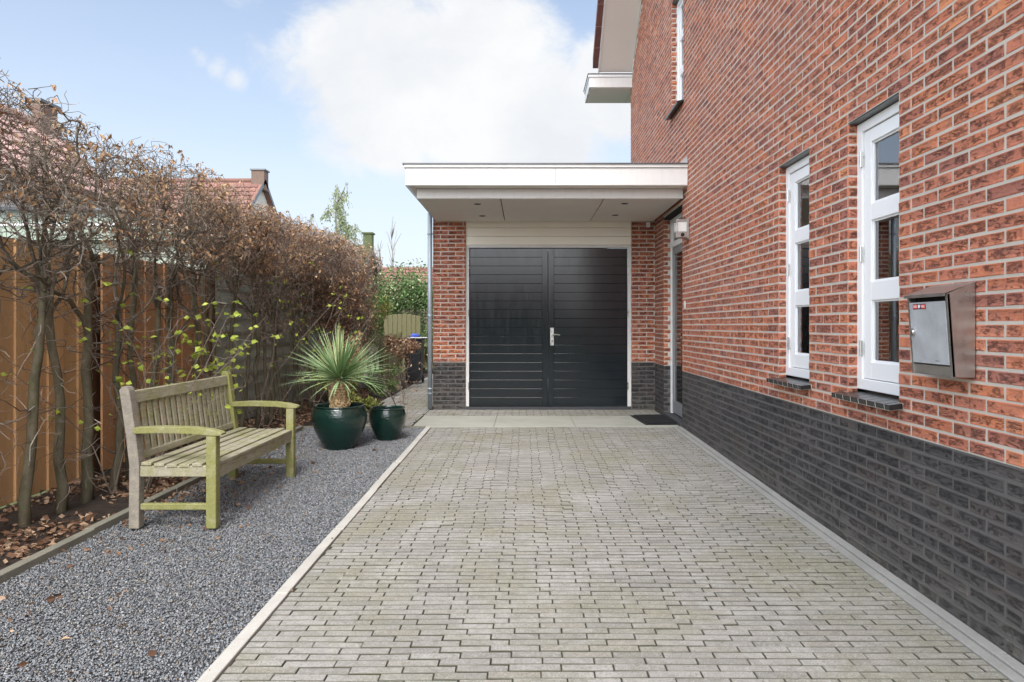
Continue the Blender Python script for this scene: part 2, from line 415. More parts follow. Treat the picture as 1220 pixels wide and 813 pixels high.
# ------------------------------------------------------------------ brickwork
def brickwork(mb, P, U, N, u0, u1, z0, z1, holes=(), zt=.6875, ztop=None, ug=0., mortar=True, proud=.0026, zb=0., L=.22, H=.0625, J=.0125):
    """mortar sheet + hand-moulded bricks proud of it.  material slots: 0 red, 1 dark, 2 mortar, 3 dark mortar"""
    P = Vector(P); U = Vector(U); N = Vector(N)
    def W(u, z, n): return (P.x+U.x*u+N.x*n, P.y+U.y*u+N.y*n, z+P.z)
    if mortar:
        us = sorted({u0, u1, *[h[0] for h in holes], *[h[1] for h in holes]})
        zs = sorted({z0, z1, zt, *[h[2] for h in holes], *[h[3] for h in holes]})
        us = [u for u in us if u0 <= u <= u1]; zs = [z for z in zs if z0 <= z <= z1]
        for a, b in zip(us, us[1:]):
            for c, d in zip(zs, zs[1:]):
                if any(h[0] <= (a+b)/2 <= h[1] and h[2] <= (c+d)/2 <= h[3] for h in holes): continue
                mb.quad(W(a, c, 0), W(b, c, 0), W(b, d, 0), W(a, d, 0), 3 if (c+d)/2 < zt else 2)
    k0 = math.floor((z0-zb)/H); k1 = math.ceil(((z1 if ztop is None else 99)-zb)/H)
    if ztop is not None: k1 = math.ceil((max(ztop(u0), ztop(u1), ztop((u0+u1)/2))-zb)/H)
    for k in range(k0, k1):
        zc = zb+(k+.5)*H; za = max(zb+k*H+J/2, z0); zd = zb+(k+1)*H-J/2
        if ztop is None: zd = min(zd, z1)
        if zd-za < .015: continue
        off = ug+(k % 2)*L/2
        j0 = math.floor((u0-off)/L); j1 = math.ceil((u1-off)/L)
        for j in range(j0, j1):
            segs = [(max(off+j*L+J/2, u0), min(off+(j+1)*L-J/2, u1))]
            for h in holes:
                if h[2] < zc < h[3]:
                    ns = []
                    for a, b in segs:
                        if h[1] <= a or h[0] >= b: ns.append((a, b))
                        else:
                            if a < h[0]: ns.append((a, h[0]))
                            if b > h[1]: ns.append((h[1], b))
                    segs = ns
            for a, b in segs:
                if b-a < .025: continue
                if ztop is not None and min(ztop(a), ztop(b)) < zd: continue
                e = random.uniform(-.0015, .0015); pr = proud+random.uniform(-.001, .002); c = .0035
                jit = lambda s=.0012: random.uniform(-s, s)
                o = [(a+jit(), za+e+jit()), (b+jit(), za+e+jit()), (b+jit(), zd+e+jit()), (a+jit(), zd+e+jit())]
                n = [(a+c+jit(), za+e+c), (b-c+jit(), za+e+c), (b-c+jit(), zd+e-c), (a+c+jit(), zd+e-c)]
                i = len(mb.v)
                for q in o: mb.v.append(W(q[0], q[1], -.004))
                for q in o: mb.v.append(W(q[0], q[1], pr-c*.7))
                for q in n: mb.v.append(W(q[0], q[1], pr+jit(.0008)))
                m = 1 if zc < zt else 0
                def uvq(q): return ((q[0]-a)/(b-a)*.0+(q[0]-(a+b)/2)/(.22)*.5*2*.5+.5 if (b-a) > .15 else (q[0]-a)/(b-a), (q[1]-za)/(zd-za))
                fi = len(mb.f)
                mb.f.append((i+8, i+9, i+10, i+11)); mb.mi.append(m); mb.uv[fi] = [uvq(q) for q in n]
                for s in range(4):
                    s2 = (s+1) % 4
                    mb.f.append((i+4+s, i+4+s2, i+8+s2, i+8+s)); mb.mi.append(m); mb.uv[fi+1+2*s] = [uvq(o[s]), uvq(o[s2]), uvq(n[s2]), uvq(n[s])]
                    mb.f.append((i+s, i+s2, i+4+s2, i+4+s)); mb.mi.append(m); mb.uv[fi+2+2*s] = [uvq(o[s]), uvq(o[s2]), uvq(o[s2]), uvq(o[s])]
BRK = ['brick', 'brick_dark', 'mortar', 'mortar_dark']

# ================================================================== THE HOUSE
house = empty('brick_house', 'tall red brick house with dark brick plinth filling the right side', 'house')
YN, YF, EZ = -2.015, 12.285, 5.70
YR = (YN+YF)/2; SL = .84
def gable(y): return EZ-.06+SL*(YF-y) if y > YR else EZ-.06+SL*(y-YN)
WIN = [(3.485, 4.035, .8125, 2.4375), (4.585, 5.135, .8125, 2.4375)]
UPW = (8.215, 8.875, 3.9375, 5.4375)
DOOR = (8.27, 9.37, -.02, 2.72)
mb = MB()
holes = WIN+[UPW, DOOR]
brickwork(mb, (WX, 0, 0), (0, 1, 0), (-1, 0, 0), 2.612, YF, -.1875, EZ-.07, holes, ztop=gable, ug=3.485)
brickwork(mb, (WX, 0, 0), (0, 1, 0), (-1, 0, 0), YN, 2.600, -.1875, EZ-.07, [], ztop=gable, ug=3.485)
mb.poly([(WX, YF, EZ-.07), (WX, YR, gable(YR)), (WX, YN, EZ-.07)], 2)
# returns of the openings
for h, d in [(WIN[0], .056), (WIN[1], .056), (UPW, .068), (DOOR, .09)]:
    brickwork(mb, (WX, h[1], 0), (1, 0, 0), (0, -1, 0), .001, d, max(h[2], -.02), h[3], ug=-.05, proud=.003)
    brickwork(mb, (WX, h[0], 0), (1, 0, 0), (0, 1, 0), .001, d, max(h[2], -.02), h[3], ug=-.05, proud=.003)
# rear wall (round the far corner) and near wall
brickwork(mb, (WX, YF, 0), (1, 0, 0), (0, 1, 0), 0, 7.5, 0, EZ, ug=.0)
mb.quad((WX, YN, -.2), (9.4, YN, -.2), (9.4, YN, EZ), (WX, YN, EZ), 2)
mb.poly([(9.4, YF, -.2), (9.4, YN, -.2), (9.4, YN, EZ), (9.4, YR, gable(YR)), (9.4, YF, EZ)], 2)
mb.build('wall', BRK, house)
B('expansion_joint', 'hole', house, (WX-.001, WX+.02, 2.599, 2.613, -.15, 7.5))

def bars(name, mats, parent, ybs, x0, x1, bevel=.003):
    return B(name, mats, parent, *[(x0, x1, a, b, c, d) for a, b, c, d in ybs], bevel=bevel)

def window(h, xf, rows, far_fr=.058, sash_w=.078, near_fr=.05, sill_tiles=True, label=None, hinges=()):
    y0, y1, z0, z1 = h
    fz0, fz1 = z0+.055, z1-.012
    fr = bars('window', 'white', house, [(y0-.01, y0+near_fr, fz0, fz1), (y1-far_fr, y1+.01, fz0, fz1),
         (y0+near_fr, y1-far_fr, fz1-.055, fz1), (y0+near_fr, y1-far_fr, fz0, fz0+.062)], xf, xf+.07)
    if label: fr['label'] = label
    a, b = y0+near_fr+.004, y1-far_fr-.004; c, d = fz0+.066, fz1-.059
    sb = [(a, a+sash_w*.85, c, d), (b-sash_w, b, c, d)]
    ai, bi = a+sash_w*.85, b-sash_w
    edges = [c]+[z for r in rows for z in r]+[d]
    for i in range(0, len(edges), 2): sb.append((ai, bi, edges[i], edges[i+1]))
    bars('sash', 'white', fr, sb, xf+.012, xf+.062)
    bars('gap', 'hole', fr, [(y0+near_fr-.001, y1-far_fr+.001, fz0+.061, fz1-.054)], xf+.050, xf+.056, 0)
    # glazing beads and panes
    for (p, q) in rows:
        bars('pane', 'glass', fr, [(ai-.001, bi+.001, p-.001, q+.001)], xf+.034, xf+.038, 0)
        bars('bead', 'white', fr, [(ai, bi, p, p+.012), (ai, ai+.010, p+.012, q), (bi-.010, bi, p+.012, q), (ai+.01, bi-.01, q-.010, q)], xf+.024, xf+.033, 0)
    for zc in hinges:
        m = MB(); m.cyl((xf-.006, y1-far_fr+.001, zc-.045), (xf-.006, y1-far_fr+.001, zc+.045), .0075, 12)
        m.box(xf-.003, xf+.001, y1-far_fr-.012, y1-far_fr+.014, zc-.043, zc+.043)
        m.build('hinge', 'chrome', fr)
    B('lintel', 'steel', fr, (WX+.006, xf+.01, y0-.004, y1+.004, z1-.007, z1-.001))
    # dark room and curtain strips behind the glass
    X2 = xf+1.6
    m = MB()
    m.quad((X2, y0-.5, z0-.3), (X2, y1+.9, z0-.3), (X2, y1+.9, z1+.3), (X2, y0-.5, z1+.3))
    m.quad((xf+.075, y1+.9, z0-.3), (X2, y1+.9, z0-.3), (X2, y1+.9, z1+.3), (xf+.075, y1+.9, z1+.3))
    m.quad((xf+.075, y0-.5, z0-.3), (X2, y0-.5, z0-.3), (X2, y0-.5, z1+.3), (xf+.075, y0-.5, z1+.3))
    m.quad((xf+.075, y0-.5, z0-.3), (X2, y0-.5, z0-.3), (X2, y1+.9, z0-.3), (xf+.075, y1+.9, z0-.3))
    m.quad((xf+.075, y0-.5, z1+.3), (X2, y0-.5, z1+.3), (X2, y1+.9, z1+.3), (xf+.075, y1+.9, z1+.3))
    for (a1, b1, c1, d1) in ((y0-.5, y0-.011, z0-.3, z1+.3), (y1+.011, y1+.9, z0-.3, z1+.3), (y0-.011, y1+.011, z0-.3, z0+.05), (y0-.011, y1+.011, z1, z1+.3)):
        m.quad((xf+.075, a1, c1), (xf+.075, b1, c1), (xf+.075, b1, d1), (xf+.075, a1, d1))
    m.build('room_shell', 'room', fr)
    m = MB()
    for i in range(8):
        yy = y1-.03+i*.055
        m.box(xf+.16+.012*(i % 2), xf+.166+.012*(i % 2), yy, yy+.04, z0-.1, z1+.1)
    m.build('curtain', 'blind', fr)
    if sill_tiles:
        m = MB(); n = 6; w = (y1-y0-.005)/n
        tilt = Matrix.Translation((WX, 0, z0)) @ Matrix.Rotation(R(-7), 4, 'Y')
        s = MB()
        for i in range(-1, n):
            ya = y0+.0025+i*w if i >= 0 else None
            if i < 0: continue
            s.box(-.075, .062, ya+.0035, ya+w-.0035, .006, .034, 0, tilt)
        # outer tiles run past the jambs
        s.box(-.075, -.006, y0-.05, y0+.0005, .006, .034, 0, tilt)
        s.box(-.075, -.006, y1-.0005, y1+.05, .006, .034, 0, tilt)
        s.build('sill_tile', 'sill', fr, bevel=.003)
        g2 = MB(); g2.box(-.073, .061, y0-.045, y1+.045, .004, .0325, 0, tilt); g2.build('sill_joint', 'mortar', fr)
    else:
        tilt = Matrix.Translation((WX, 0, z0)) @ Matrix.Rotation(R(-14), 4, 'Y')
        s = MB(); s.box(-.085, .07, y0-.03, y1+.03, .0, .028, 0, tilt); s.build('sill', 'sill', fr, bevel=.002)
    return fr
M['sill'] = plain('black_glazed_sill', (.018, .019, .021), .22, 0, .3, 12)
rows = [(1.03, 1.384), (1.49, 1.843), (1.938, 2.292)]
window(WIN[0], WX+.053, rows, label='larger looking near ground floor window beside the mailbox', hinges=(2.21, 1.657, 1.108))
window(WIN[1], WX+.053, rows, label='narrow ground floor window further from the mailbox', hinges=(2.21, 1.657, 1.108))
window(UPW, WX+.068, [(4.09, 4.44), (4.54, 4.89), (4.99, 5.32)], sill_tiles=False, label='upstairs window above the flat canopy')

# side door under the canopy
y0, y1, z0, z1 = DOOR
dr = bars('door', 'white', house, [(y1-.075, y1+.01, .04, z1-.03), (y0-.01, y0+.06, .04, z1-.03), (y0+.06, y1-.075, z1-.085, z1-.03), (y0+.06, y1-.075, 2.30, 2.375)], WX+.088, WX+.16)
dr['label'] = 'white framed glazed side door in the brick wall under the canopy'
bars('door_leaf', 'doorgrey', dr, [(y0+.062, y0+.16, .06, 2.297), (y1-.17, y1-.077, .06, 2.297), (y0+.16, y1-.17, .06, .22), (y0+.16, y1-.17, 2.20, 2.297)], WX+.10, WX+.145) if M.setdefault('doorgrey', plain('grey_door_paint', (.24, .25, .26), .4)) else None
bars('pane', 'glass', dr, [(y0+.159, y1-.169, .219, 2.201)], WX+.118, WX+.123, 0)
bars('pane', 'glass', dr, [(y0+.059, y1-.074, 2.374, z1-.084)], WX+.118, WX+.123, 0)
B('threshold', 'stone', dr, (WX-.02, WX+.17, y0+.003, y1-.003, -.01, .045), bevel=.004) if M.setdefault('stone', plain('blue_stone', (.05, .053, .058), .6)) else None
m = MB(); m.box(WX+.092, WX+.1, y0+.09, y0+.125, .97, 1.17); m.cyl((WX+.03, y0+.108, 1.09), (WX+.1, y0+.108, 1.09), .009); m.cyl((WX+.032, y0+.108, 1.09), (WX+.032, y0+.22, 1.09), .009); m.build('handle', 'chrome', dr)
m = MB(); X2 = WX+1.6
m.box(WX+.17, X2, y0-.3, y1+.6, -.05, 2.9); m.f = [f for i, f in enumerate(m.f) if i != 5]; m.mi = m.mi[:len(m.f)]
m.build('hall_shell', 'room', dr)
B('lintel', 'hole', dr, (WX+.004, WX+.10, y0, y1, z1-.028, z1-.001))

# roof with verge soffit, barge board, tiles; eaves box gutter at the far end
def slope_y(y, dz=0): return gable(y)+dz
def strip(mb, x0, x1, za, zb, ya, yb, f, m=0):
    """prism following the roof slope between ya and yb, from f+za to f+zb"""
    P = [(x0, ya, f(ya)+za), (x1, ya, f(ya)+za), (x1, ya, f(ya)+zb), (x0, ya, f(ya)+zb), (x0, yb, f(yb)+za), (x1, yb, f(yb)+za), (x1, yb, f(yb)+zb), (x0, yb, f(yb)+zb)]
    i = len(mb.v); mb.v += P
    for q in ((0, 1, 2, 3), (7, 6, 5, 4), (0, 4, 5, 1), (1, 5, 6, 2), (2, 6, 7, 3), (3, 7, 4, 0)):
        mb.f.append(tuple(i+k for k in q)); mb.mi.append(m)
lowY = 12.14
roof = MB()
strip(roof, 1.30, 9.9, .20, .26, YR, 12.11, gable); strip(roof, 1.30, 9.9, .20, .26, YN-.6, YR, gable)
ro = roof.build('roof', 'tile_brown', house)
m = MB(); strip(m, 1.335, WX-.002, .0, .02, YR, lowY, gable); strip(m, 1.335, WX-.002, 0, .02, YN-.4, YR, gable); m.build('verge_soffit', 'soffit', ro)
m = MB(); strip(m, 1.312, 1.334, -.012, .19, YR, lowY, gable); strip(m, 1.312, 1.334, -.012, .19, YN-.4, YR, gable); m.build('barge_board', 'white', ro)
m = MB()
yy = lowY-.02
while yy > YR+.3:
    strip(m, 1.215, 1.31, .03, .215, yy-.30, yy, lambda y, a=yy: gable(a)+SL*.93*(a-y)+.015)
    yy -= .29
m.build('verge_tile', 'tile_brown', ro)
m = MB()
for i in range(36):                                # roof tiles courses on the far slope
    ya = 12.11-i*.19
    if ya < YR: break
    for j in range(0, 40):
        xa = 1.32+j*.215
        strip(m, xa, xa+.205, .262, .285+.01*(j % 2), ya-.2, ya, lambda y, a=ya: gable(a)+SL*.85*(a-y))
m.build('roof_tile', 'tile_brown', ro)
gb = B('gutter_box', 'offwhite', house, (1.155, 9.6, 12.13, 12.15, 5.49, 5.67), (1.155, 1.175, 12.15, 13.0, 5.49, 5.67), (1.155, 9.6, 12.98, 13.0, 5.49, 5.67), bevel=.003)
gb['label'] = 'white box gutter at the far eave of the roof'
B('gutter_trim', 'white', gb, (1.138, 9.6, 12.113, 12.133, 5.672, 5.715), (1.138, 1.158, 12.135, 13.02, 5.672, 5.715))
B('gutter_edge', 'trim', gb, (1.125, 9.62, 12.10, 13.03, 5.717, 5.732))
B('gutter_soffit', 'soffit', gb, (1.18, WX-.004, 12.155, 12.97, 5.482, 5.495), (WX+.0, 9.6, YF+.01, 12.97, 5.482, 5.495))

# ================================================================== THE GARAGE
garage = empty('garage', 'attached brick garage with flat white canopy and black double doors', 'garage')
GXL, GY = -1.345, 10.0
mb = MB()
brickwork(mb, (0, GY, 0), (1, 0, 0), (0, -1, 0), GXL, -.868, 0, 3.0, ug=GXL+.11, zt=.7, zb=.0125)
brickwork(mb, (0, GY, 0), (1, 0, 0), (0, -1, 0), 1.572, WX+.0, 0, 3.0, ug=1.572-.11, zt=.7, zb=.0125)
brickwork(mb, (GXL, 0, 0), (0, 1, 0), (-1, 0, 0), GY, 16, -.1, 3.0, ug=.1, zt=.7, zb=.0125)
mb.quad((-.868, GY, 0), (-.868, GY+.1, 0), (-.868, GY+.1, 3), (-.868, GY, 3), 2)
mb.quad((1.572, GY, 0), (1.572, GY+.1, 0), (1.572, GY+.1, 3), (1.572, GY, 3), 2)
mb.quad((GXL, 16, 0), (WX, 16, 0), (WX, 16, 3), (GXL, 16, 3), 2)
mb.build('wall', BRK, garage)
# canopy
can = B('canopy', 'offwhite', garage, (-1.30, WX-.006, 8.20, 8.222, 2.772, 2.888), (-1.30, -1.278, 8.222, 9.99, 2.772, 2.888), bevel=.002)
B('fascia_board', 'offwhite', can, (-1.40, .3635, 8.0, 8.02, 2.905, 3.095), (.3665, WX-.003, 8.0, 8.02, 2.905, 3.095), (-1.40, -1.38, 8.022, 12.25, 2.905, 3.095), bevel=.002)
B('fascia_trim', 'offwhite', can, (-1.407, WX-.003, 7.993, 8.0, 2.890, 2.903), (-1.407, -1.4, 8.0, 12.25, 2.890, 2.903), (-1.418, WX-.003, 7.982, 8.0, 3.098, 3.134), (-1.418, -1.4, 8.0, 12.25, 3.098, 3.134), bevel=.001)
B('roof_edge', 'trim', can, (-1.436, WX-.003, 7.965, 12.27, 3.136, 3.148))
B('fascia_underside', 'soffit', can, (-1.378, WX-.004, 8.022, 8.198, 2.891, 2.896), (-1.378, -1.302, 8.2, 12.2, 2.891, 2.896))
B('soffit', 'soffit', can, (-1.276, -.296, 8.224, 9.995, 2.770, 2.785), (-.284, .954, 8.224, 9.995, 2.770, 2.785), (.966, WX-.035, 8.224, 9.995, 2.770, 2.785))
B('canopy_roof', 'trim', can, (-1.378, WX-.006, 8.022, 16.0, 3.02, 3.10))
B('soffit_backing', 'hole', can, (-1.27, WX-.008, 8.224, 9.99, 2.792, 2.80))
for x, y in ((-.594, 8.565), (-.59, 9.49), (1.255, 8.53), (1.255, 9.42)):
    m = MB(); n = 24
    m.lathe([(.046, 2.770), (.048, 2.767), (.040, 2.765), (.036, 2.7685)], n, 0, (x, y)); d = m.build('downlight', 'steel', can, True)
    m = MB(); m.lathe([(.034, 2.7682), (.0339, 2.7675)], n, 0, (x, y)); m.build('downlight_lens', 'hole', d)
m = MB(); m.box(1.83, WX-.006, 7.985, 8.05, 3.15, 3.156); m.poly([(WX-.006, 7.99, 3.15), (WX-.09, 7.99, 3.15), (WX-.006, 7.99, 3.235)]); m.poly([(WX-.006, 8.05, 3.15), (WX-.09, 8.05, 3.15), (WX-.006, 8.05, 3.235)])
m.quad((WX-.09, 7.99, 3.15), (WX-.006, 7.99, 3.235), (WX-.006, 8.05, 3.235), (WX-.09, 8.05, 3.15)); m.build('flashing', 'galv', can)
# boards above the doors
B('siding', 'cream', garage, *[(-.866, 1.570, GY+.02+.004*0, GY+.05, 2.43+i*.1265, 2.43+i*.1265+.123) for i in range(3)], bevel=.004)
B('siding_backing', 'hole', garage, (-.866, 1.57, GY+.052, GY+.06, 2.38, 2.9))
# door frame and leaves
B('door_frame', 'offwhite', garage, (-.866, -.820, GY+.03, GY+.10, .045, 2.385), (1.520, 1.570, GY+.03, GY+.10, .045, 2.385), (-.866, 1.570, GY+.028, GY+.10, 2.387, 2.428), bevel=.003)
B('door_sill', 'stone', garage, (-.866, 1.570, GY+.012, GY+.1, .0, .040))
def leaf_door(x0, x1, st_left):
    yF = GY+.048
    st = .085
    if st_left: a, b = x0+.012, x1-st
    else: a, b = x0+st, x1-.012
    lf = B('garage_door', 'door', garage, (b, x1, yF-.006, yF+.03, .05, 2.378) if st_left else (x0, a, yF-.006, yF+.03, .05, 2.378),
           (x0, a, yF-.006, yF+.03, .05, 2.378) if st_left else (b, x1, yF-.006, yF+.03, .05, 2.378), bevel=.003)
    n = 18; h = (2.378-.05)/n
    B('door_plank', 'door', lf, *[(a+.001, b-.001, yF, yF+.02, .05+i*h+.0022, .05+(i+1)*h-.0022) for i in range(n)], bevel=.0012)
    B('groove', 'hole', lf, (a, b, yF+.014, yF+.024, .05, 2.378))
    return lf
l1 = leaf_door(-.818, .343, True); l2 = leaf_door(.349, 1.518, False)
l1['label'] = 'left black door leaf'; l2['label'] = 'right black door leaf with the handle'
for lf, hx in ((l1, -.826), (l2, 1.526)):
    for zc in (2.16, 2.02, 1.42, .35):
        m = MB(); m.cyl((hx, GY+.026, zc-.05), (hx, GY+.026, zc+.05), .009, 12); m.build('hinge', 'chrome', lf)
m = MB(); yh = GY+.040
m.box(.378, .432, yh-.008, yh, .945, 1.205); m.cyl((.405, yh-.055, 1.105), (.405, yh-.006, 1.105), .010, 14)
m.tube([(.405, yh-.055, 1.105), (.45, yh-.06, 1.107), (.52, yh-.056, 1.10)], [.011, .010, .009], 12); m.build('handle', 'chrome', l2, bevel=.002)
B('keyhole', 'hole', l2, (.400, .410, yh-.0095, yh-.0085, .99, 1.02))
# downpipe
m = MB(); m.cyl((-1.385, 9.95, .02), (-1.385, 9.95, 2.885), .034, 24); m.cyl((-1.385, 9.95, .30), (-1.385, 9.95, .33), .038, 24)
for zc in (1.38,): m.cyl((-1.385, 9.95, zc-.02), (-1.385, 9.95, zc+.02), .0365, 24)
dp = m.build('downpipe', 'zinc', garage, True)
for zc in (2.58, 1.36, .25):
    m = MB(); m.cyl((-1.385, 9.95, zc-.008), (-1.385, 9.95, zc+.008), .041, 24); m.cyl((-1.36, 9.97, zc), (-1.335, 10.0, zc), .006); m.build('pipe_clip', 'zinc', dp)

# ================================================================== things on the walls
# wall lamp
wl = empty('wall_lamp', 'square stainless wall lamp with frosted glass beside the side door', 'wall lamp')
B('mounting_plate', 'inox', wl, (WX-.022, WX-.005, 7.91, 8.03, 2.25, 2.50), bevel=.003)
B('lamp_housing', 'inox', wl, (WX-.155, WX-.022, 7.905, 8.035, 2.455, 2.475), (WX-.155, WX-.022, 7.905, 8.035, 2.265, 2.335), (WX-.155, WX-.143, 7.905, 7.917, 2.335, 2.455), (WX-.155, WX-.143, 8.023, 8.035, 2.335, 2.455), (WX-.034, WX-.022, 7.905, 7.917, 2.335, 2.455), bevel=.002)
B('lamp_glass', 'lampglass', wl, (WX-.142, WX-.035, 7.918, 8.022, 2.336, 2.454))
m = MB(); m.tube([(WX-.085, 7.906, 2.30), (WX-.085, 7.885, 2.295), (WX-.085, 7.87, 2.285)], [.02, .02, .012], 16); m.build('motion_sensor', 'hole', wl)
# doorbell
db = empty('doorbell', 'small pale doorbell button on the brick beside the side door', 'doorbell')
B('plate', 'lampglass', db, (WX-.016, WX-.004, 8.09, 8.14, 1.44, 1.53), bevel=.002)
B('button', 'chrome', db, (WX-.021, WX-.0165, 8.10, 8.13, 1.465, 1.495))
# little sensor on the right pillar
se = B('outdoor_sensor', 'white', None, (1.785, 1.84, GY-.06, GY-.008, 2.68, 2.75), bevel=.008)
tag(se, 'small white sensor high on the brick pillar right of the garage doors', 'sensor')

# mailbox
mbx = empty('mailbox', 'stainless steel wall mailbox with grey front and red sticker', 'mailbox')
X1 = WX-.008; Ya, Yb = 2.885, 3.185; Zb, Zt = 1.018, 1.425
XtF, XbF = WX-.128, WX-.103             # front edge, top and bottom
ZF = 1.375
m = MB()
for y in (Ya, Yb-.003):                 # side cheeks
    P = [(X1, Zb), (XbF, Zb+.004), (XtF, ZF), (X1, Zt)]
    i = len(m.v); m.v += [(x, y, z) for x, z in P]+[(x, y+.003, z) for x, z in P]
    for q in ((0, 1, 2, 3), (7, 6, 5, 4), (0, 4, 5, 1), (1, 5, 6, 2), (2, 6, 7, 3), (3, 7, 4, 0)): m.f.append(tuple(i+k for k in q)); m.mi.append(0)
m.box(X1-.003, X1, Ya+.003, Yb-.003, Zb, Zt-.004); m.box(XbF+.001, X1-.003, Ya+.003, Yb-.003, Zb, Zb+.003)
def front(m, y0, y1, t0, t1, off, th, mm=0):
    """panel on the sloped front: t = 0 bottom .. 1 top, off = out of the face"""
    P = []
    for o in (off, off-th):
        for (y, t) in ((y0, t0), (y1, t0), (y1, t1), (y0, t1)):
            P.append((XbF+(XtF-XbF)*t-o, y, Zb+.004+(ZF-Zb-.004)*t))
    i = len(m.v); m.v += P
    for q in ((0, 1, 2, 3), (7, 6, 5, 4), (0, 4, 5, 1), (1, 5, 6, 2), (2, 6, 7, 3), (3, 7, 4, 0)): m.f.append(tuple(i+k for k in q)); m.mi.append(mm)
front(m, Ya, Ya+.014, 0, 1, .0, .012); front(m, Yb-.014, Yb, 0, 1, .0, .012)
body = m.build('mailbox_body', 'inox', mbx, bevel=.0008)
m = MB(); front(m, Ya+.016, Yb-.016, .135, .915, .0015, .004); mdoor = m.build('mailbox_door', 'galv', mbx, bevel=.001)
m = MB(); front(m, Ya+.016, Yb-.016, .0, .115, -.006, .003); m.build('lower_panel', 'inox', mbx)
m = MB(); front(m, Ya+.014, Yb-.014, .90, .99, -.03, .003); m.build('letter_slot', 'hole', mbx)
m = MB()   # lid: thin folded sheet with overhang
L0 = [(X1, Zt+.001), (XtF-.012, ZF+.004), (XtF-.012, ZF-.010), (XtF-.0105, ZF-.010), (XtF-.0105, ZF+.0025), (X1, Zt-.0015)]
i = len(m.v); m.v += [(x, Ya-.004, z) for x, z in L0]+[(x, Yb+.004, z) for x, z in L0]; n = len(L0)
m.f += [tuple(i+k for k in range(n)), tuple(i+2*n-1-k for k in range(n))]+[(i+k, i+(k+1) % n, i+n+(k+1) % n, i+n+k) for k in range(n)]; m.mi += [0]*(n+2)
m.build('lid', 'inox', mbx)
def onface(y, t, off): return Vector((XbF+(XtF-XbF)*t-off, y, Zb+.004+(ZF-Zb-.004)*t))
m = MB(); c = onface(Yb-.036, .53, 0); m.tube([c, c+Vector((-.008, 0, 0))], [.018, .018], 24); m.tube([c+Vector((-.008, 0, 0)), c+Vector((-.013, 0, 0))], [.012, .010], 20); lk = m.build('lock', 'chrome', mbx)
m = MB(); c2 = c+Vector((-.0135, 0, 0)); m.box(c2.x, c2.x+.001, c2.y-.0015, c2.y+.0015, c2.z-.008, c2.z+.008); m.build('key_slot', 'hole', lk)
# sticker
m = MB(); front(m, Yb-.145, Yb-.045, .825, .895, .0022, .0006); st = m.build('sticker', 'dark_sticker', mbx)
for q in (Yb-.081, Yb-.142):
    m = MB(); front(m, q, q+.033, .831, .889, .0028, .0005); m.build('sticker_panel', 'red_sticker', st)
def text_mesh(txt, h, name, mat, parent, y_c, t_c, off):
    cu = bpy.data.curves.new('t', 'FONT'); cu.body = txt; cu.size = h; cu.align_x = 'CENTER'; cu.align_y = 'CENTER'; cu.extrude = .0003; cu.offset = h*.03
    to = bpy.data.objects.new('t', cu); COL.objects.link(to); bpy.context.view_layer.update()
    me = bpy.data.meshes.new_from_object(to.evaluated_get(bpy.context.evaluated_depsgraph_get()))
    bpy.data.objects.remove(to)
    ang = math.atan2(XbF-XtF, ZF-Zb)
    # text x -> -Y, text y -> up, facing -X
    Rm = Matrix(((0, 0, -1, 0), (-1, 0, 0, 0), (0, 1, 0, 0), (0, 0, 0, 1)))
    me.transform(Matrix.Translation(onface(y_c, t_c, off)) @ Matrix.Rotation(-ang, 4, 'Y') @ Rm)
    me.materials.clear(); me.materials.append(M[mat]); me.name = name
    o = bpy.data.objects.new(name, me); COL.objects.link(o); o.parent = parent; return o
text_mesh('NEE', .0155, 'sticker_lettering', 'pink_ink', st, Yb-.0645, .86, .0034)
text_mesh('NEE', .0155, 'sticker_lettering', 'pink_ink', st, Yb-.1255, .86, .0034)
m = MB(); c = onface(Yb-.095, .862, .003); m.tube([c, c+Vector((-.0006, 0, 0))], [.0085, .0085], 20); m.build('sticker_emblem', 'white_ink', st)
m = MB()
for k in range(5): front(m, Ya+.082+k*.006, Ya+.086+k*.006, .172, .180, .0019, .0004)
m.build('maker_mark', 'hole', mbx)

# doormat
dm = empty('doormat', 'black ribbed doormat on the slabs by the side door', 'doormat')
dm.location = (1.70, 8.86, .006); dm.rotation_euler = (0, 0, R(4))
B('rubber_border', 'black', dm, (-.23, .23, -.42, .42, 0, .012), bevel=.003)
m = MB(); 
for i in range(20): m.box(-.195, .195, -.385+i*.0385, -.385+i*.0385+.032, .0125, .024)
m.build('pile', 'mat', dm, bevel=.003)

# ================================================================== GROUND
B('ground', 'grass', None, (-260, 260, -260, 260, -1.2, -.26))['kind'] = 'structure'

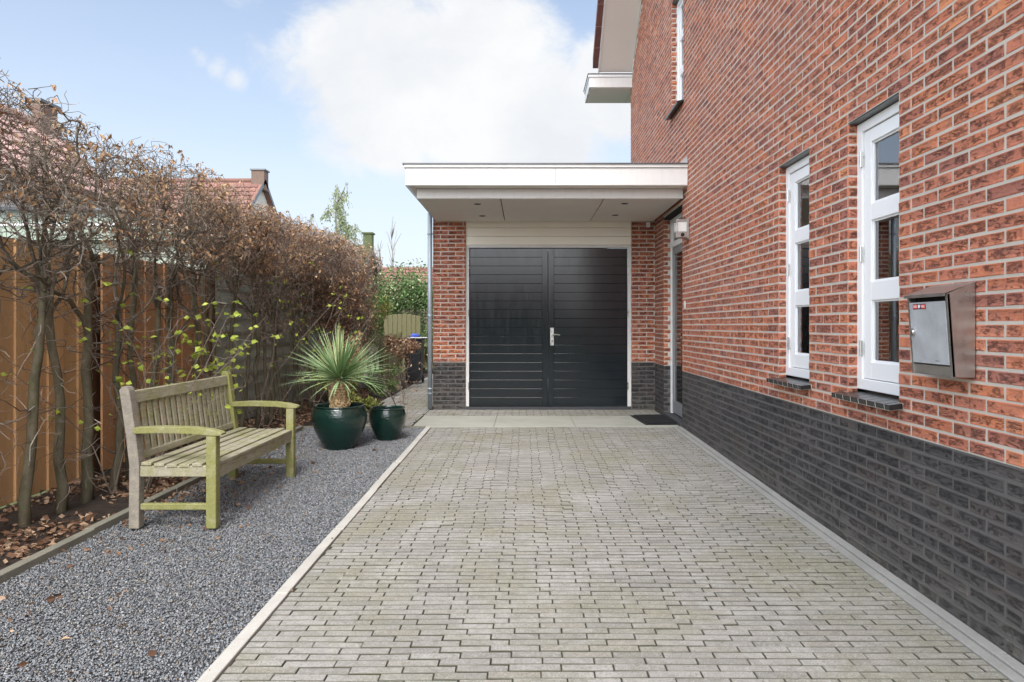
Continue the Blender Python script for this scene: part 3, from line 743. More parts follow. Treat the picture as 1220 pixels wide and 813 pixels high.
def paver(mb, x0, x1, y0, y1, zf, rot=0, dz=0):
    c = .0024; j = lambda s=.0009: random.uniform(-s, s)
    cx, cy = (x0+x1)/2, (y0+y1)/2; a = random.gauss(0, .004); ca, sa = math.cos(a), math.sin(a)
    tx, ty = random.gauss(0, .005), random.gauss(0, .006); hz = random.gauss(0, .0007)+dz
    def T(x, y, z):
        x += j(); y += j(); dx, dy = x-cx, y-cy
        return (cx+dx*ca-dy*sa, cy+dx*sa+dy*ca, zf(cx, cy)+z+hz+tx*dx+ty*dy)
    i = len(mb.v)
    o = [(x0, y0), (x1, y0), (x1, y1), (x0, y1)]; n = [(x0+c, y0+c), (x1-c, y0+c), (x1-c, y1-c), (x0+c, y1-c)]
    O = [T(x, y, 0) for x, y in o]
    mb.v += [(p[0], p[1], p[2]-.03) for p in O]+[(p[0], p[1], p[2]-.0024) for p in O]+[T(x, y, 0) for x, y in n]
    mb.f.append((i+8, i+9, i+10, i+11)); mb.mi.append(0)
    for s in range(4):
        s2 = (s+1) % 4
        mb.f.append((i+4+s, i+4+s2, i+8+s2, i+8+s)); mb.mi.append(2); mb.f.append((i+s, i+s2, i+4+s2, i+4+s)); mb.mi.append(1)  # chamfers painted dark, sides take the joint sand, so joints read shaded

def paving(name, x0, x1, y0, y1, L, Wd, gap, zf, off=.4, bedz=-.010, wob=.030, alongY=False):
    mb = MB(); k = 0; y = y0
    n = int(round((y1-y0)/Wd)); Wr = (y1-y0)/n
    for k in range(n):
        ya = y0+k*Wr; o = (off*L if k % 2 else 0)+random.gauss(0, .006)
        j0 = math.floor((x0-o-x0)/L)-1
        j = 0; x = x0-L+o
        while x < x1:
            a, b = max(x, x0), min(x+L, x1)
            if b-a > .03:
                if a == x0 and b-a < .03: pass
                g = gap*random.uniform(.7, 1.5)
                wy = lambda xx: wob*(mnoise.noise((xx*.9, ya*.5, 3.1)))
                sh = wy((a+b)/2)
                e0 = 0 if k == 0 else 1; e1 = 0 if k == n-1 else 1
                paver(mb, a+g/2, b-g/2, ya+.0016+sh, ya+Wr-.0016+sh, zf)
            x += L
    # bed
    ny = 24; nx = 8
    i0 = len(mb.v)
    for iy in range(ny+1):
        for ix in range(nx+1):
            X = x0+(x1-x0)*ix/nx; Y = y0+(y1-y0)*iy/ny; mb.v.append((X, Y, zf(X, Y)+bedz))
    for iy in range(ny):
        for ix in range(nx):
            a = i0+iy*(nx+1)+ix; mb.f.append((a, a+1, a+nx+2, a+nx+1)); mb.mi.append(1)
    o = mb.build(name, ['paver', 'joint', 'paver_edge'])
    return tag(o, kind='structure')
def zdrive(x, y): return gz(y)+.003*mnoise.noise((x*2.1, y*2.4, 8.3))+.008*mnoise.noise((x*.8, y*.6, .3))
DX0, DX1 = -1.140, 1.795
paving('driveway', DX0, DX1, -1.6, 8.3, .2005, .0502, .0036, zdrive, off=.38)
paving('path', -2.35, -1.40, 8.345, 18, .203, .0655, .006, lambda x, y: .0+.004*mnoise.noise((x, y, 5)), off=.5)
paving('forecourt', -1.395, 1.90, 9.31, 9.998, .203, .0655, .006, lambda x, y: .001, off=.5, wob=0)

def strip_kerb(name, x0, x1, y0, y1, h, mat, Ls=1.0, wob=.004):
    mb = MB(); y = y1
    while y > y0:
        yb = max(y0, y-Ls); dx = random.uniform(-wob, wob)
        g = .0025
        P = [(x0+dx, yb+g), (x1+dx, yb+g), (x1+dx, y-g), (x0+dx, y-g)]; i = len(mb.v)
        mb.v += [(px, py, gz(py)-.06) for px, py in P]+[(px, py, gz(py)+h) for px, py in P]
        for q in ((4, 5, 6, 7), (0, 1, 5, 4), (1, 2, 6, 5), (2, 3, 7, 6), (3, 0, 4, 7)): mb.f.append(tuple(i+k for k in q)); mb.mi.append(0)
        y -= Ls
    return tag(mb.build(name, mat, bevel=.004), kind='structure')
strip_kerb('kerb_strip', -1.205, -1.145, -1.6, 8.29, .006, 'kerb')
strip_kerb('edging_strip', 1.800, 1.852, -1.6, 8.29, .003, 'edging', 1.0, .002)
strip_kerb('edging_strip', 1.858, 1.912, -1.6, 8.29, .010, 'edging', .8, .002)
strip_kerb('bed_kerb', -2.72, -2.66, 0, 8.2, .035, 'kerb_old', 1.0, .012)
tag(B('path_kerb', 'kerb_old', None, (-2.75, -1.21, 8.295, 8.34, -.06, .008), bevel=.004), kind='structure')
sl = [(-1.375+i, -1.375+i+.996, 8.302, 9.300, -.04, .004) for i in range(3)]+[(1.625, 1.905, 8.302, 9.3, -.04, .003)]
tag(B('slab_row', 'slab', None, *sl, bevel=.004), kind='structure')
tag(B('slab_bed', 'joint', None, (-1.4, 1.91, 8.3, 10.2, -.10, -.012)), kind='structure')

# gravel
mbg = MB(); nx, ny = 14, 60
for iy in range(ny+1):
    for ix in range(nx+1):
        X = -2.665+(1.462)*ix/nx; Y = -.5+8.79*iy/ny
        mbg.v.append((X, Y, gz(Y)-.016+.008*mnoise.noise((X*3, Y*3, 0))))
for iy in range(ny):
    for ix in range(nx):
        a = iy*(nx+1)+ix; mbg.f.append((a, a+1, a+nx+2, a+nx+1)); mbg.mi.append(0)
tag(mbg.build('gravel_ground', 'gravel_bed', smooth=True), kind='structure')
def stones(name, n, xr, yr, smin, smax, zoff, bias=True):
    base = np.array([(1, 0, 0), (-1, 0, 0), (0, 1, 0), (0, -1, 0), (0, 0, 1), (0, 0, -1)], float)
    F = np.array([(0, 2, 4), (2, 1, 4), (1, 3, 4), (3, 0, 4), (2, 0, 5), (1, 2, 5), (3, 1, 5), (0, 3, 5)])
    t = RNG.random(n)
    Y = yr[0]+(yr[1]-yr[0])*(t**1.25 if bias else t); X = RNG.uniform(*xr, n)
    S = RNG.uniform(smin, smax, n)*(1+.06*(Y-2.5).clip(0)); A = RNG.random((n, 3))*6.283
    V = base[None]*(1+RNG.normal(0, .22, (n, 6, 1)))*np.stack([S, S*RNG.uniform(.6, 1, n), S*RNG.uniform(.4, .8, n)], 1)[:, None, :]
    V += RNG.normal(0, .15, (n, 6, 3))*S[:, None, None]
    def rot(V, a, i, j):
        c, s = np.cos(a)[:, None], np.sin(a)[:, None]; vi, vj = V[:, :, i].copy(), V[:, :, j].copy()
        V[:, :, i] = vi*c-vj*s; V[:, :, j] = vi*s+vj*c
    rot(V, A[:, 2], 0, 1); rot(V, A[:, 0]*.12, 1, 2); rot(V, A[:, 1]*.12, 0, 2); rot(V, A[:, 0], 0, 1)
    Z = -.012*np.clip(8.3-Y, 0, None)+zoff+RNG.uniform(-.007, .006, n)
    V += np.stack([X, Y, Z], 1)[:, None, :]
    V = V.reshape(-1, 3).astype(np.float32); Fi = (F[None]+np.arange(n)[:, None, None]*6).reshape(-1).astype(np.int32)
    me = bpy.data.meshes.new(name); me.vertices.add(len(V)); me.vertices.foreach_set('co', V.ravel())
    nf = len(Fi)//3; me.loops.add(len(Fi)); me.loops.foreach_set('vertex_index', Fi); me.polygons.add(nf)
    me.polygons.foreach_set('loop_start', np.arange(nf, dtype=np.int32)*3); me.update(calc_edges=True)
    me.materials.append(M['gravel']); o = bpy.data.objects.new(name, me); COL.objects.link(o); return o
tag(stones('gravel', 135000, (-2.655, -1.21), (1.6, 8.28), .0042, .0078, -.010), 'fine blue grey gravel under the bench and pots', 'gravel', kind='stuff')

# planting bed soil
mbg = MB(); nx, ny = 26, 260
def zsoil(X, Y):
    return gz(Y)+.015+.03*mnoise.noise((X*2.2, Y*2.2, 1))+.018*mnoise.noise((X*9, Y*9, 4))+.01*mnoise.noise((X*27, Y*27, 4)) - .02*max(0, (X+2.9))/.2
for iy in range(ny+1):
    for ix in range(nx+1):
        X = -3.62+(.905)*ix/nx; Y = 1.5+17*iy/ny; mbg.v.append((X, Y, zsoil(X, Y)))
for iy in range(ny):
    for ix in range(nx):
        a = iy*(nx+1)+ix; mbg.f.append((a, a+1, a+nx+2, a+nx+1)); mbg.mi.append(0)
# soil left of the back path
tag(mbg.build('garden_bed', 'soil', smooth=True), kind='structure')
tag(B('bed_ground', 'soil', None, (-3.75, -2.36, 8.34, 19, -.2, -.005)), kind='structure')

def litter(name, n, fx, size, label, zf, mat='dead_leaf'):
    m = MB()
    for _ in range(n):
        x, y = fx(); s = random.uniform(*size); a = random.uniform(0, 6.28)
        m.leaf((x, y, zf(x, y)+random.uniform(.004, .022)), s, (math.cos(a), math.sin(a), random.gauss(0, .25)), 0, random.uniform(.5, .75), random.uniform(-.2, .3))
    return tag(m.build(name, mat), label, 'leaves', kind='stuff')
def bedpt():
    while True:
        y = random.uniform(3.6, 13); x = random.uniform(-3.58, -2.75)
        if mnoise.noise((x*2.3, y*1.6, 9))+.25*(-x-3.05) > random.uniform(-.28, .28): return x, y
litter('leaf_litter', 4600, bedpt, (.028, .062), 'brown fallen leaves lying on the dark soil under the hedge', zsoil)
def bench_under():
    return random.gauss(-2.55, .16), random.uniform(4.7, 6.4)
def gravpt():
    x = -2.64+abs(random.gauss(0, .42)); 
    return min(x, -1.25), 2.2+random.random()**1.3*5.9
litter('scattered_leaves', 430, lambda: gravpt() if random.random() < .62 else (max(-2.64, bench_under()[0]), bench_under()[1]), (.02, .052), 'dry brown leaves scattered over the gravel', lambda x, y: gz(y)-.010)
m = MB()
for _ in range(90):
    x, y = gravpt(); a = random.uniform(0, 6.28); l = random.uniform(.03, .12)
    m.tube([(x, y, gz(y)), (x+math.cos(a)*l*.5, y+math.sin(a)*l*.5, gz(y)+.006), (x+math.cos(a+.3)*l, y+math.sin(a+.3)*l, gz(y)+.002)], [.0012, .0012, .0007], 3)
tag(m.build('twig_litter', 'twig'), 'thin broken twigs lying on the gravel', 'twigs', kind='stuff')
m = MB()
def drivept(): return random.uniform(-1.1, 1.8), 2.3+random.random()*6
litter('drive_debris', 60, lambda: (random.choice([-1.13, 1.79])+random.gauss(0, .05), random.uniform(2.5, 8)), (.006, .016), 'tiny bits of dead leaf along the drive edges', lambda x, y: gz(y)-.004)

# ================================================================== BENCH
bench = empty('garden_bench', 'weathered green wooden slatted bench standing on gravel by the hedge', 'bench')
bench.location = (-2.2, 5.06, gz(5.06)-.004)
def bb(name, mats, *boxes, bevel=.006, parent=bench): return B(name, mats, parent, *boxes, bevel=bevel)
YA, YB = -.775, .725
def post(y, mat, lab=None):
    m = MB(); w = .032
    pr = [(-.265, 0), (-.262, .40), (-.285, .60), (-.325, .875)]
    for (xa, za), (xb, zb) in zip(pr, pr[1:]):
        i = len(m.v)
        m.v += [(xa-w, y-w, za), (xa+w, y-w, za), (xa+w, y+w, za), (xa-w, y+w, za), (xb-w, y-w, zb), (xb+w, y-w, zb), (xb+w, y+w, zb), (xb-w, y+w, zb)]
        for q in ((0, 1, 5, 4), (1, 2, 6, 5), (2, 3, 7, 6), (3, 0, 4, 7)): m.f.append(tuple(i+k for k in q)); m.mi.append(0)
    m.f.append((0, 3, 2, 1)); m.mi.append(0)
    # rounded head
    i = len(m.v)-4
    xb, zb = pr[-1]
    j = len(m.v); m.v += [(xb-w*.5, y-w, zb+.022), (xb+w*.5, y-w, zb+.022), (xb+w*.5, y+w, zb+.022), (xb-w*.5, y+w, zb+.022)]
    for q in ((0, 1, 5, 4), (1, 2, 6, 5), (2, 3, 7, 6), (3, 0, 4, 7), (4, 5, 6, 7)): m.f.append(tuple(i+k for k in q)); m.mi.append(0)
    me = m.build('back_leg', mat, bench)
    b = me.modifiers.new('weld', 'WELD'); b.merge_threshold = .0005
    b = me.modifiers.new('bevel', 'BEVEL'); b.width = .005; b.segments = 2; b.limit_method = 'ANGLE'; b.angle_limit = R(25)
    if lab: me['label'] = lab
post(YA+.032, 'bench_grey', 'silvery grey near back post'); post(YB-.032, 'bench_green')
for y in (YA, YB-.064):
    bb('front_leg', 'bench_green', (.19, .254, y, y+.064, 0, .585))
    bb('side_rail', 'bench', (-.232, .19, y+.012, y+.052, .325, .395))
    bb('stretcher', 'bench_green', (-.232, .19, y+.014, y+.050, .115, .155))
    m = MB(); pr = [(-.268, .600, .638), (-.1, .603, .645), (.1, .598, .640), (.22, .587, .625), (.275, .586, .610), (.290, .592, .600)]
    for (xa, la, ha), (xb, lb, hb) in zip(pr, pr[1:]):
        i = len(m.v); a, c = y-.004, y+.068
        m.v += [(xa, a, la), (xb, a, lb), (xb, c, lb), (xa, c, la), (xa, a, ha), (xb, a, hb), (xb, c, hb), (xa, c, ha)]
        for q in ((0, 3, 2, 1), (4, 5, 6, 7), (0, 1, 5, 4), (2, 3, 7, 6)): m.f.append(tuple(i+k for k in q)); m.mi.append(0)
        if xa == pr[0][0]: m.f.append((i, i+4, i+7, i+3)); m.mi.append(0)
    o = m.build('armrest', 'bench_green', bench); b = o.modifiers.new('weld', 'WELD'); b.merge_threshold = .0005
    b = o.modifiers.new('bevel', 'BEVEL'); b.width = .006; b.segments = 2; b.limit_method = 'ANGLE'; b.angle_limit = R(40)
def lean(z): return -.262-(z-.40)*.115 if z < .6 else -.285-(z-.6)*.1455
# top rail, lower rail
for nm, z0, z1, w in (('top_rail', .785, .862, .019), ('lower_rail', .425, .470, .016)):
    m = MB(); i = 0
    m.v = [(lean(z)+s, y, z) for y in (YA+.064, YB-.064) for z, s in ((z0, -w), (z0, w), (z1, w), (z1, -w))]
    m.f = [(0, 1, 2, 3), (7, 6, 5, 4), (0, 4, 5, 1), (1, 5, 6, 2), (2, 6, 7, 3), (3, 7, 4, 0)]; m.mi = [0]*6
    m.build(nm, 'bench', bench, bevel=.005)
n = 18; span = (YB-.064)-(YA+.064)
for k in range(n):
    yc = YA+.064+span*(k+.5)/n; m = MB(); w = .006; hw = .0225
    m.v = [(lean(z)+s, yc+t, z) for z in (.466, .787) for s, t in ((-w, -hw), (w, -hw), (w, hw), (-w, hw))]
    m.f = [(0, 1, 2, 3), (7, 6, 5, 4), (0, 4, 5, 1), (1, 5, 6, 2), (2, 6, 7, 3), (3, 7, 4, 0)]; m.mi = [0]*6
    m.build('back_slat', 'bench', bench, bevel=.003)
for k in range(6):
    xa = -.222+k*.080; zz = .398-.012*math.sin(k/5*3.1416)+(.0 if k < 5 else -.012)
    bb('seat_slat', 'bench', (xa, xa+.066, YA+(.068 if k in (5,) else .006), YB-(.068 if k in (5,) else .006), zz, zz+.021), bevel=.004)
bb('front_apron', 'bench', (.205, .235, YA+.064, YB-.064, .305, .385), bevel=.004)
bb('back_apron', 'bench', (-.250, -.226, YA+.064, YB-.064, .325, .395), bevel=.004)
bb('seat_bearer', 'bench', (-.222, .200, -.045, -.005, .335, .384), bevel=.004)

# ================================================================== POTS AND YUCCA
def pot(name, x, y, r, h, label, ribs=26):
    t = empty(name, label, 'plant pot'); t.location = (x, y, gz(y)-.006)
    prof = []; N = 60
    for i in range(N+1):
        u = i/N
        # narrow foot, full belly above the middle, slight turn-in to the rim
        rr = .60+.52*math.sin(min(1, u/.78)*math.pi/2)**1.05 if u < .78 else 1.12-.10*((u-.78)/.22)**1.6
        rr = rr/1.12*r
        rr += .0024*math.sin(u*ribs*6.283)
        prof.append((rr, u*h*.955))
    prof += [(r*.915, h*.958), (r*.955, h*.972), (r*.955, h*.992), (r*.93, h), (r*.87, h*.995), (r*.855, h*.96), (r*.87, h*.86)]
    m = MB(); m.lathe(prof, 96); m.f = m.f[:-1]; m.mi = m.mi[:-1]; m.build('pot_body', 'pot', t, True)
    m = MB(); m.lathe([(r*.868, h*.845), (r*.868, h*.865), (.01, h*.875)], 48); m.build('potting_soil', 'soil', t)
    return t
p1 = pot('glazed_pot', -1.91, 7.02, .276, .445, 'large dark green glazed pot holding the spiky palm')
p2 = pot('glazed_pot', -1.512, 7.50, .200, .355, 'smaller dark green glazed pot on the gravel right of the palm')
yu = empty('potted_yucca', 'spiky pale green yucca with shaggy trunk growing in the large pot', 'yucca')
yu.location = (-1.91, 7.02, gz(7.02)+.37)
m = MB(); N = 34; prof = []
for i in range(N+1):
    u = i/N; rr = .088+.012*math.sin(u*9)+.006*math.sin(u*N*3.14159/1.0*2.0); 
    prof.append((rr if i % 2 else rr-.009, u*.30))
m.lathe(prof, 30)
for v in range(len(m.v)):
    x, y, z = m.v[v]; q = mnoise.noise((x*40, y*40, z*40)); m.v[v] = (x*(1+.13*q), y*(1+.13*q), z)
for k in range(260):    # old leaf bases
    a = random.uniform(0, 6.283); z = random.uniform(.02, .30); m.leaf((math.cos(a)*.082, math.sin(a)*.082, z), .05, (math.cos(a)*.5, math.sin(a)*.5, random.uniform(.4, 1)), 0, .5, .1)
m.build('trunk', 'yucca_trunk', yu)
m = MB()
for k in range(240):
    a = random.uniform(0, 6.283); el = math.asin(random.uniform(-.14, .999) if random.random()<.6 else random.uniform(.25,.999)); Ln = random.uniform(.38, .60)*(1 if el > -.1 else .95)
    p = Vector((math.cos(a)*.045*math.cos(el), math.sin(a)*.045*math.cos(el), .325+.06*math.sin(el)))
    d = Vector((math.cos(a)*math.cos(el), math.sin(a)*math.cos(el), math.sin(el))); sd = Vector((-math.sin(a), math.cos(a), 0)); w = random.uniform(.009, .0135)
    i = len(m.v); n = 7; dr_ = random.uniform(.02, .34)*(1.25-abs(math.sin(el)))
    if random.random() < .05: dr_ += .8
    pts = []
    q = p.copy()
    for s in range(n+1):
        u = s/n; ww = w*(.55+.9*u if u < .35 else (1-(u-.35)/.65)**.8*.87+.0)
        nn = d.cross(sd); pts.append((q.copy(), ww)); m.v += [tuple(q-sd*ww), tuple(q+nn*ww*.45), tuple(q+sd*ww)]
        q = q+d*(Ln/n); d = (d+Vector((0, 0, -dr_/n*(1+u*1.5)))).normalized()
    for s in range(n):
        b = i+s*3; m.f += [(b, b+1, b+4, b+3), (b+1, b+2, b+5, b+4)]; m.mi += [0, 0]
m.build('leaf_rosette', 'yucca', yu)

# ================================================================== LEFT BOUNDARY: fence and shed
FX = -3.60
def fence_panel(ya, yb, mat, label, top=1.86):
    t = empty('board_fence', label, 'fence', 'wooden fence panels behind the hedge')
    m = MB(); y = ya; k = 0
    while y < yb-.02:
        w = random.choice((.155, .165, .17)); w = min(w, yb-y)
        f = k % 2; m.box(FX-.02-.018*f, FX-.018*f, y-.012*f, y+w+.012*f, gz(y)+.03, top+random.uniform(-.006, .006)); y += w+(.010 if k % 3 else .004); k += 1
    m.build('boards', mat, t, bevel=.003)
    B('rail', mat, t, (FX-.09, FX-.042, ya, yb, .35, .42)); B('rail', mat, t, (FX-.09, FX-.042, ya, yb, 1.5, 1.57))
    return t
fence_panel(1.0, 5.63, 'fence', 'orange larch board fence panel at the left edge behind bare trunks')
fence_panel(5.80, 7.74, 'fence_red', 'redder board fence panel between the dark gap and the green shed')
po = B('fence_post', 'post_dark', None, (FX-.16, FX-.05, 5.60, 5.97, -.1, 1.85), bevel=.004); tag(po, 'dark wooden post set back in the gap between fence panels', 'fence post')
po = B('fence_post', 'post_dark', None, (FX-.07, FX+.03, 7.745, 7.85, -.1, 1.88), bevel=.004); tag(po, 'dark brown post at the far end of the fence by the shed', 'fence post')
shed = empty('garden_shed', 'grey green weatherboard shed standing beyond the wooden fence', 'shed')
SX, SY, ST = -3.72, 7.90, 2.22
m = MB(); nb = 13; hb = ST/nb
for k in range(nb):
    z0_ = -.1+k*(ST+.1)/nb; z1_ = z0_+(ST+.1)/nb
    for (A, Bp, nrm) in (((SX, SY), (SX, 13.6), (1, 0)), ((-9, SY), (SX, SY), (0, -1))):
        o1, o2 = .018, .003
        i = len(m.v); m.v += [(A[0]+nrm[0]*o1, A[1]+nrm[1]*o1, z0_), (Bp[0]+nrm[0]*o1, Bp[1]+nrm[1]*o1, z0_), (Bp[0]+nrm[0]*o2, Bp[1]+nrm[1]*o2, z1_), (A[0]+nrm[0]*o2, A[1]+nrm[1]*o2, z1_), (A[0], A[1], z0_), (Bp[0], Bp[1], z0_)]
        m.f += [(i, i+1, i+2, i+3), (i+4, i+5, i+1, i)]; m.mi += [0, 0]
m.build('wall', 'shed', shed)
B('shed_core', 'shed', shed, (-8.99, SX-.002, SY+.002, 13.59, -.1, ST))
B('corner_board', 'shed', shed, (SX-.09, SX+.028, SY-.028, SY-.0, -.1, ST), (SX, SX+.028, SY, SY+.09, -.1, ST))
B('fascia', 'shed_trim', shed, (-9.1, SX+.10, SY-.12, SY-.09, ST, ST+.16), (SX+.10, SX+.13, SY-.12, 13.7, ST, ST+.16))
B('roof', 'bluegrey', shed, (-9.1, SX+.10, SY-.09, 13.7, ST+.02, ST+.14))
B('roof_edge', 'white', shed, (-9.1, SX+.14, SY-.13, SY-.10, ST+.162, ST+.19), (SX+.11, SX+.14, SY-.10, 13.7, ST+.162, ST+.19))
# neighbour's low extension behind the shed, pale green boards
ext = empty('garden_room', 'pale green boarded extension with white edge beyond the shed roof', 'extension')
B('wall', 'shed_trim', ext, (-11, -5.9, 10.0, 14.5, -.1, 2.92))
B('roof_edge', 'trim', ext, (-11.1, -5.8, 9.9, 14.6, 2.92, 2.97)); B('fascia', 'white', ext, (-11.05, -5.85, 9.95, 14.55, 2.60, 2.66))

# ================================================================== HOUSES BEYOND
def tiled(mb, P0, U, V, nu, nv, du, dv, mat=0):
    """pantiles as stepped courses on a slope: U along the eave, V up the slope"""
    P0, U, V = Vector(P0), Vector(U), Vector(V); N = U.cross(V).normalized()
    if N.z < 0: N = -N
    for j in range(nv):
        for i in range(nu):
            a = P0+U*(i*du)+V*(j*dv); w = .86
            pts = [a+N*.05, a+U*du*w*.5+N*.085, a+U*du*w+N*.04]
            q = [p+V*dv*1.02-N*.045 for p in pts]
            k = len(mb.v); mb.v += [tuple(p) for p in pts+q]+[tuple(p-N*.05) for p in (pts[0], pts[2])]
            mb.f += [(k, k+1, k+4, k+3), (k+1, k+2, k+5, k+4), (k+6, k+7, k+2, k+1, k)]; mb.mi += [mat]*3
def far_house(name, label, x0, x1, y0, y1, ez, rz, axis, tmat, wall='render', tiles=True, chims=()):
    """axis 'x': ridge along x, else ridge along y"""
    t = empty(name, label, 'house')
    m = MB(); m.box(x0+.2, x1-.2, y0+.2, y1-.2, -.2, ez)
    if axis == 'x':
        ym = (y0+y1)/2
        for xx in (x0+.2, x1-.2): m.poly([(xx, y0+.2, ez), (xx, y1-.2, ez), (xx, ym, rz-.12)])
    else:
        xm = (x0+x1)/2
        for yy in (y0+.2, y1-.2): m.poly([(x0+.2, yy, ez), (x1-.2, yy, ez), (xm, yy, rz-.12)])
    m.build('wall', wall, t)
    m = MB()
    if axis == 'x':
        ym = (y0+y1)/2
        for ya in (y0, y1):
            sl = Vector((0, ym-ya, rz-ez)); Ls = sl.length; V = sl/Ls
            m.quad((x0, ya, ez), (x1, ya, ez), (x1, ym, rz), (x0, ym, rz)); m.quad((x0, ya, ez-.12), (x1, ya, ez-.12), (x1, ym, rz-.12), (x0, ym, rz-.12))
            if ya == y0 and tiles: tiled(m, (x0, ya, ez), (1, 0, 0), V, int((x1-x0)/.3), int(Ls/.34), .3, .34)
        m.tube([(x0, ym, rz+.03), (x1, ym, rz+.03)], [.11, .11], 8)
        rf = m.build('roof', tmat, t)
        mm = MB()
        for xx in (x0, x1):
            for ya in (y0, y1):
                mm = MB(); mm.v = [(xx+q, yy_, zz_+h) for yy_, zz_ in ((ya, ez-.1), (ym, rz-.1)) for q, h in ((0, 0), (.03, 0), (.03, .2), (0, .2))]
                mm.f = [(0, 1, 2, 3), (7, 6, 5, 4), (0, 4, 5, 1), (1, 5, 6, 2), (2, 6, 7, 3), (3, 7, 4, 0)]; mm.mi = [0]*6
                mm.build('verge_board', 'trim', rf)
    else:
        xm = (x0+x1)/2
        for xa in (x0, x1):
            sl = Vector((xm-xa, 0, rz-ez)); Ls = sl.length; V = sl/Ls
            m.quad((xa, y0, ez), (xa, y1, ez), (xm, y1, rz), (xm, y0, rz)); m.quad((xa, y0, ez-.12), (xa, y1, ez-.12), (xm, y1, rz-.12), (xm, y0, rz-.12))
            if xa == x1 and tiles: tiled(m, (xa, y0, ez), (0, 1, 0), V, int((y1-y0)/.3), int(Ls/.34), .3, .34)
        m.tube([(xm, y0, rz+.03), (xm, y1, rz+.03)], [.11, .11], 8)
        rf = m.build('roof', tmat, t)
    for (a, b, c, d, e, f, mt) in chims:
        ch = B('chimney', mt, rf, (a, b, c, d, e, f)); B('chimney_cap', 'trim' if mt != 'moss' else 'moss', ch, (a-.05, b+.05, c-.05, d+.05, f, f+.06))
    return t
far_house('neighbour_house', 'house with faded pink tiled roof and brown chimney behind the hedge at left', -12.2, -8.8, 6.5, 15.3, 3.9, 5.55, 'y', 'tile_pink', chims=[(-10.42, -10.25, 14.38, 14.92, 5.0, 5.98, 'chimney')])
far_house('neighbour_house', 'red tiled house with a brick chimney on its gable, seen above the hedge', -18.5, -11.45, 25.5, 34.5, 3.6, 7.6, 'x', 'tile', chims=[(-11.98, -11.42, 29.8, 30.3, 7.2, 8.05, 'chimney')])
far_house('neighbour_house', 'low red tiled roof far behind the green laurel bush', -8.2, -1.5, 33, 39, 2.4, 4.2, 'x', 'tile', 'chimney')
far_house('neighbour_house', 'roof end with a moss covered green chimney just over the hedge', -11, -6.4, 26, 31, 2.5, 4.50, 'x', 'moss', 'chimney', tiles=False, chims=[(-6.65, -6.3, 28.0, 28.4, 4.2, 5.02, 'moss')])

# ================================================================== VEGETATION
def wander(p, d, L, n, jit, grav=0, lim=None):
    pts = [p.copy()]; d = d.normalized()
    for i in range(n):
        d = (d+Vector((random.gauss(0, jit), random.gauss(0, jit), random.gauss(0, jit)+grav))).normalized()
        q = pts[-1]+d*(L/n)
        if lim:
            if q.x > lim[1] and d.x > 0: d.x *= -.4; q = pts[-1]+d*(L/n)
            if q.x < lim[0] and d.x < 0: d.x *= -.4; q = pts[-1]+d*(L/n)
            if q.z > lim[2]: break
        pts.append(q)
    return pts
def rads(n, a, b): return [a+(b-a)*i/max(1, n-1) for i in range(n)]
def rdir(up=0, flat=1): return Vector((random.gauss(0, 1)*flat, random.gauss(0, 1)*flat, random.gauss(0, .6)+up))

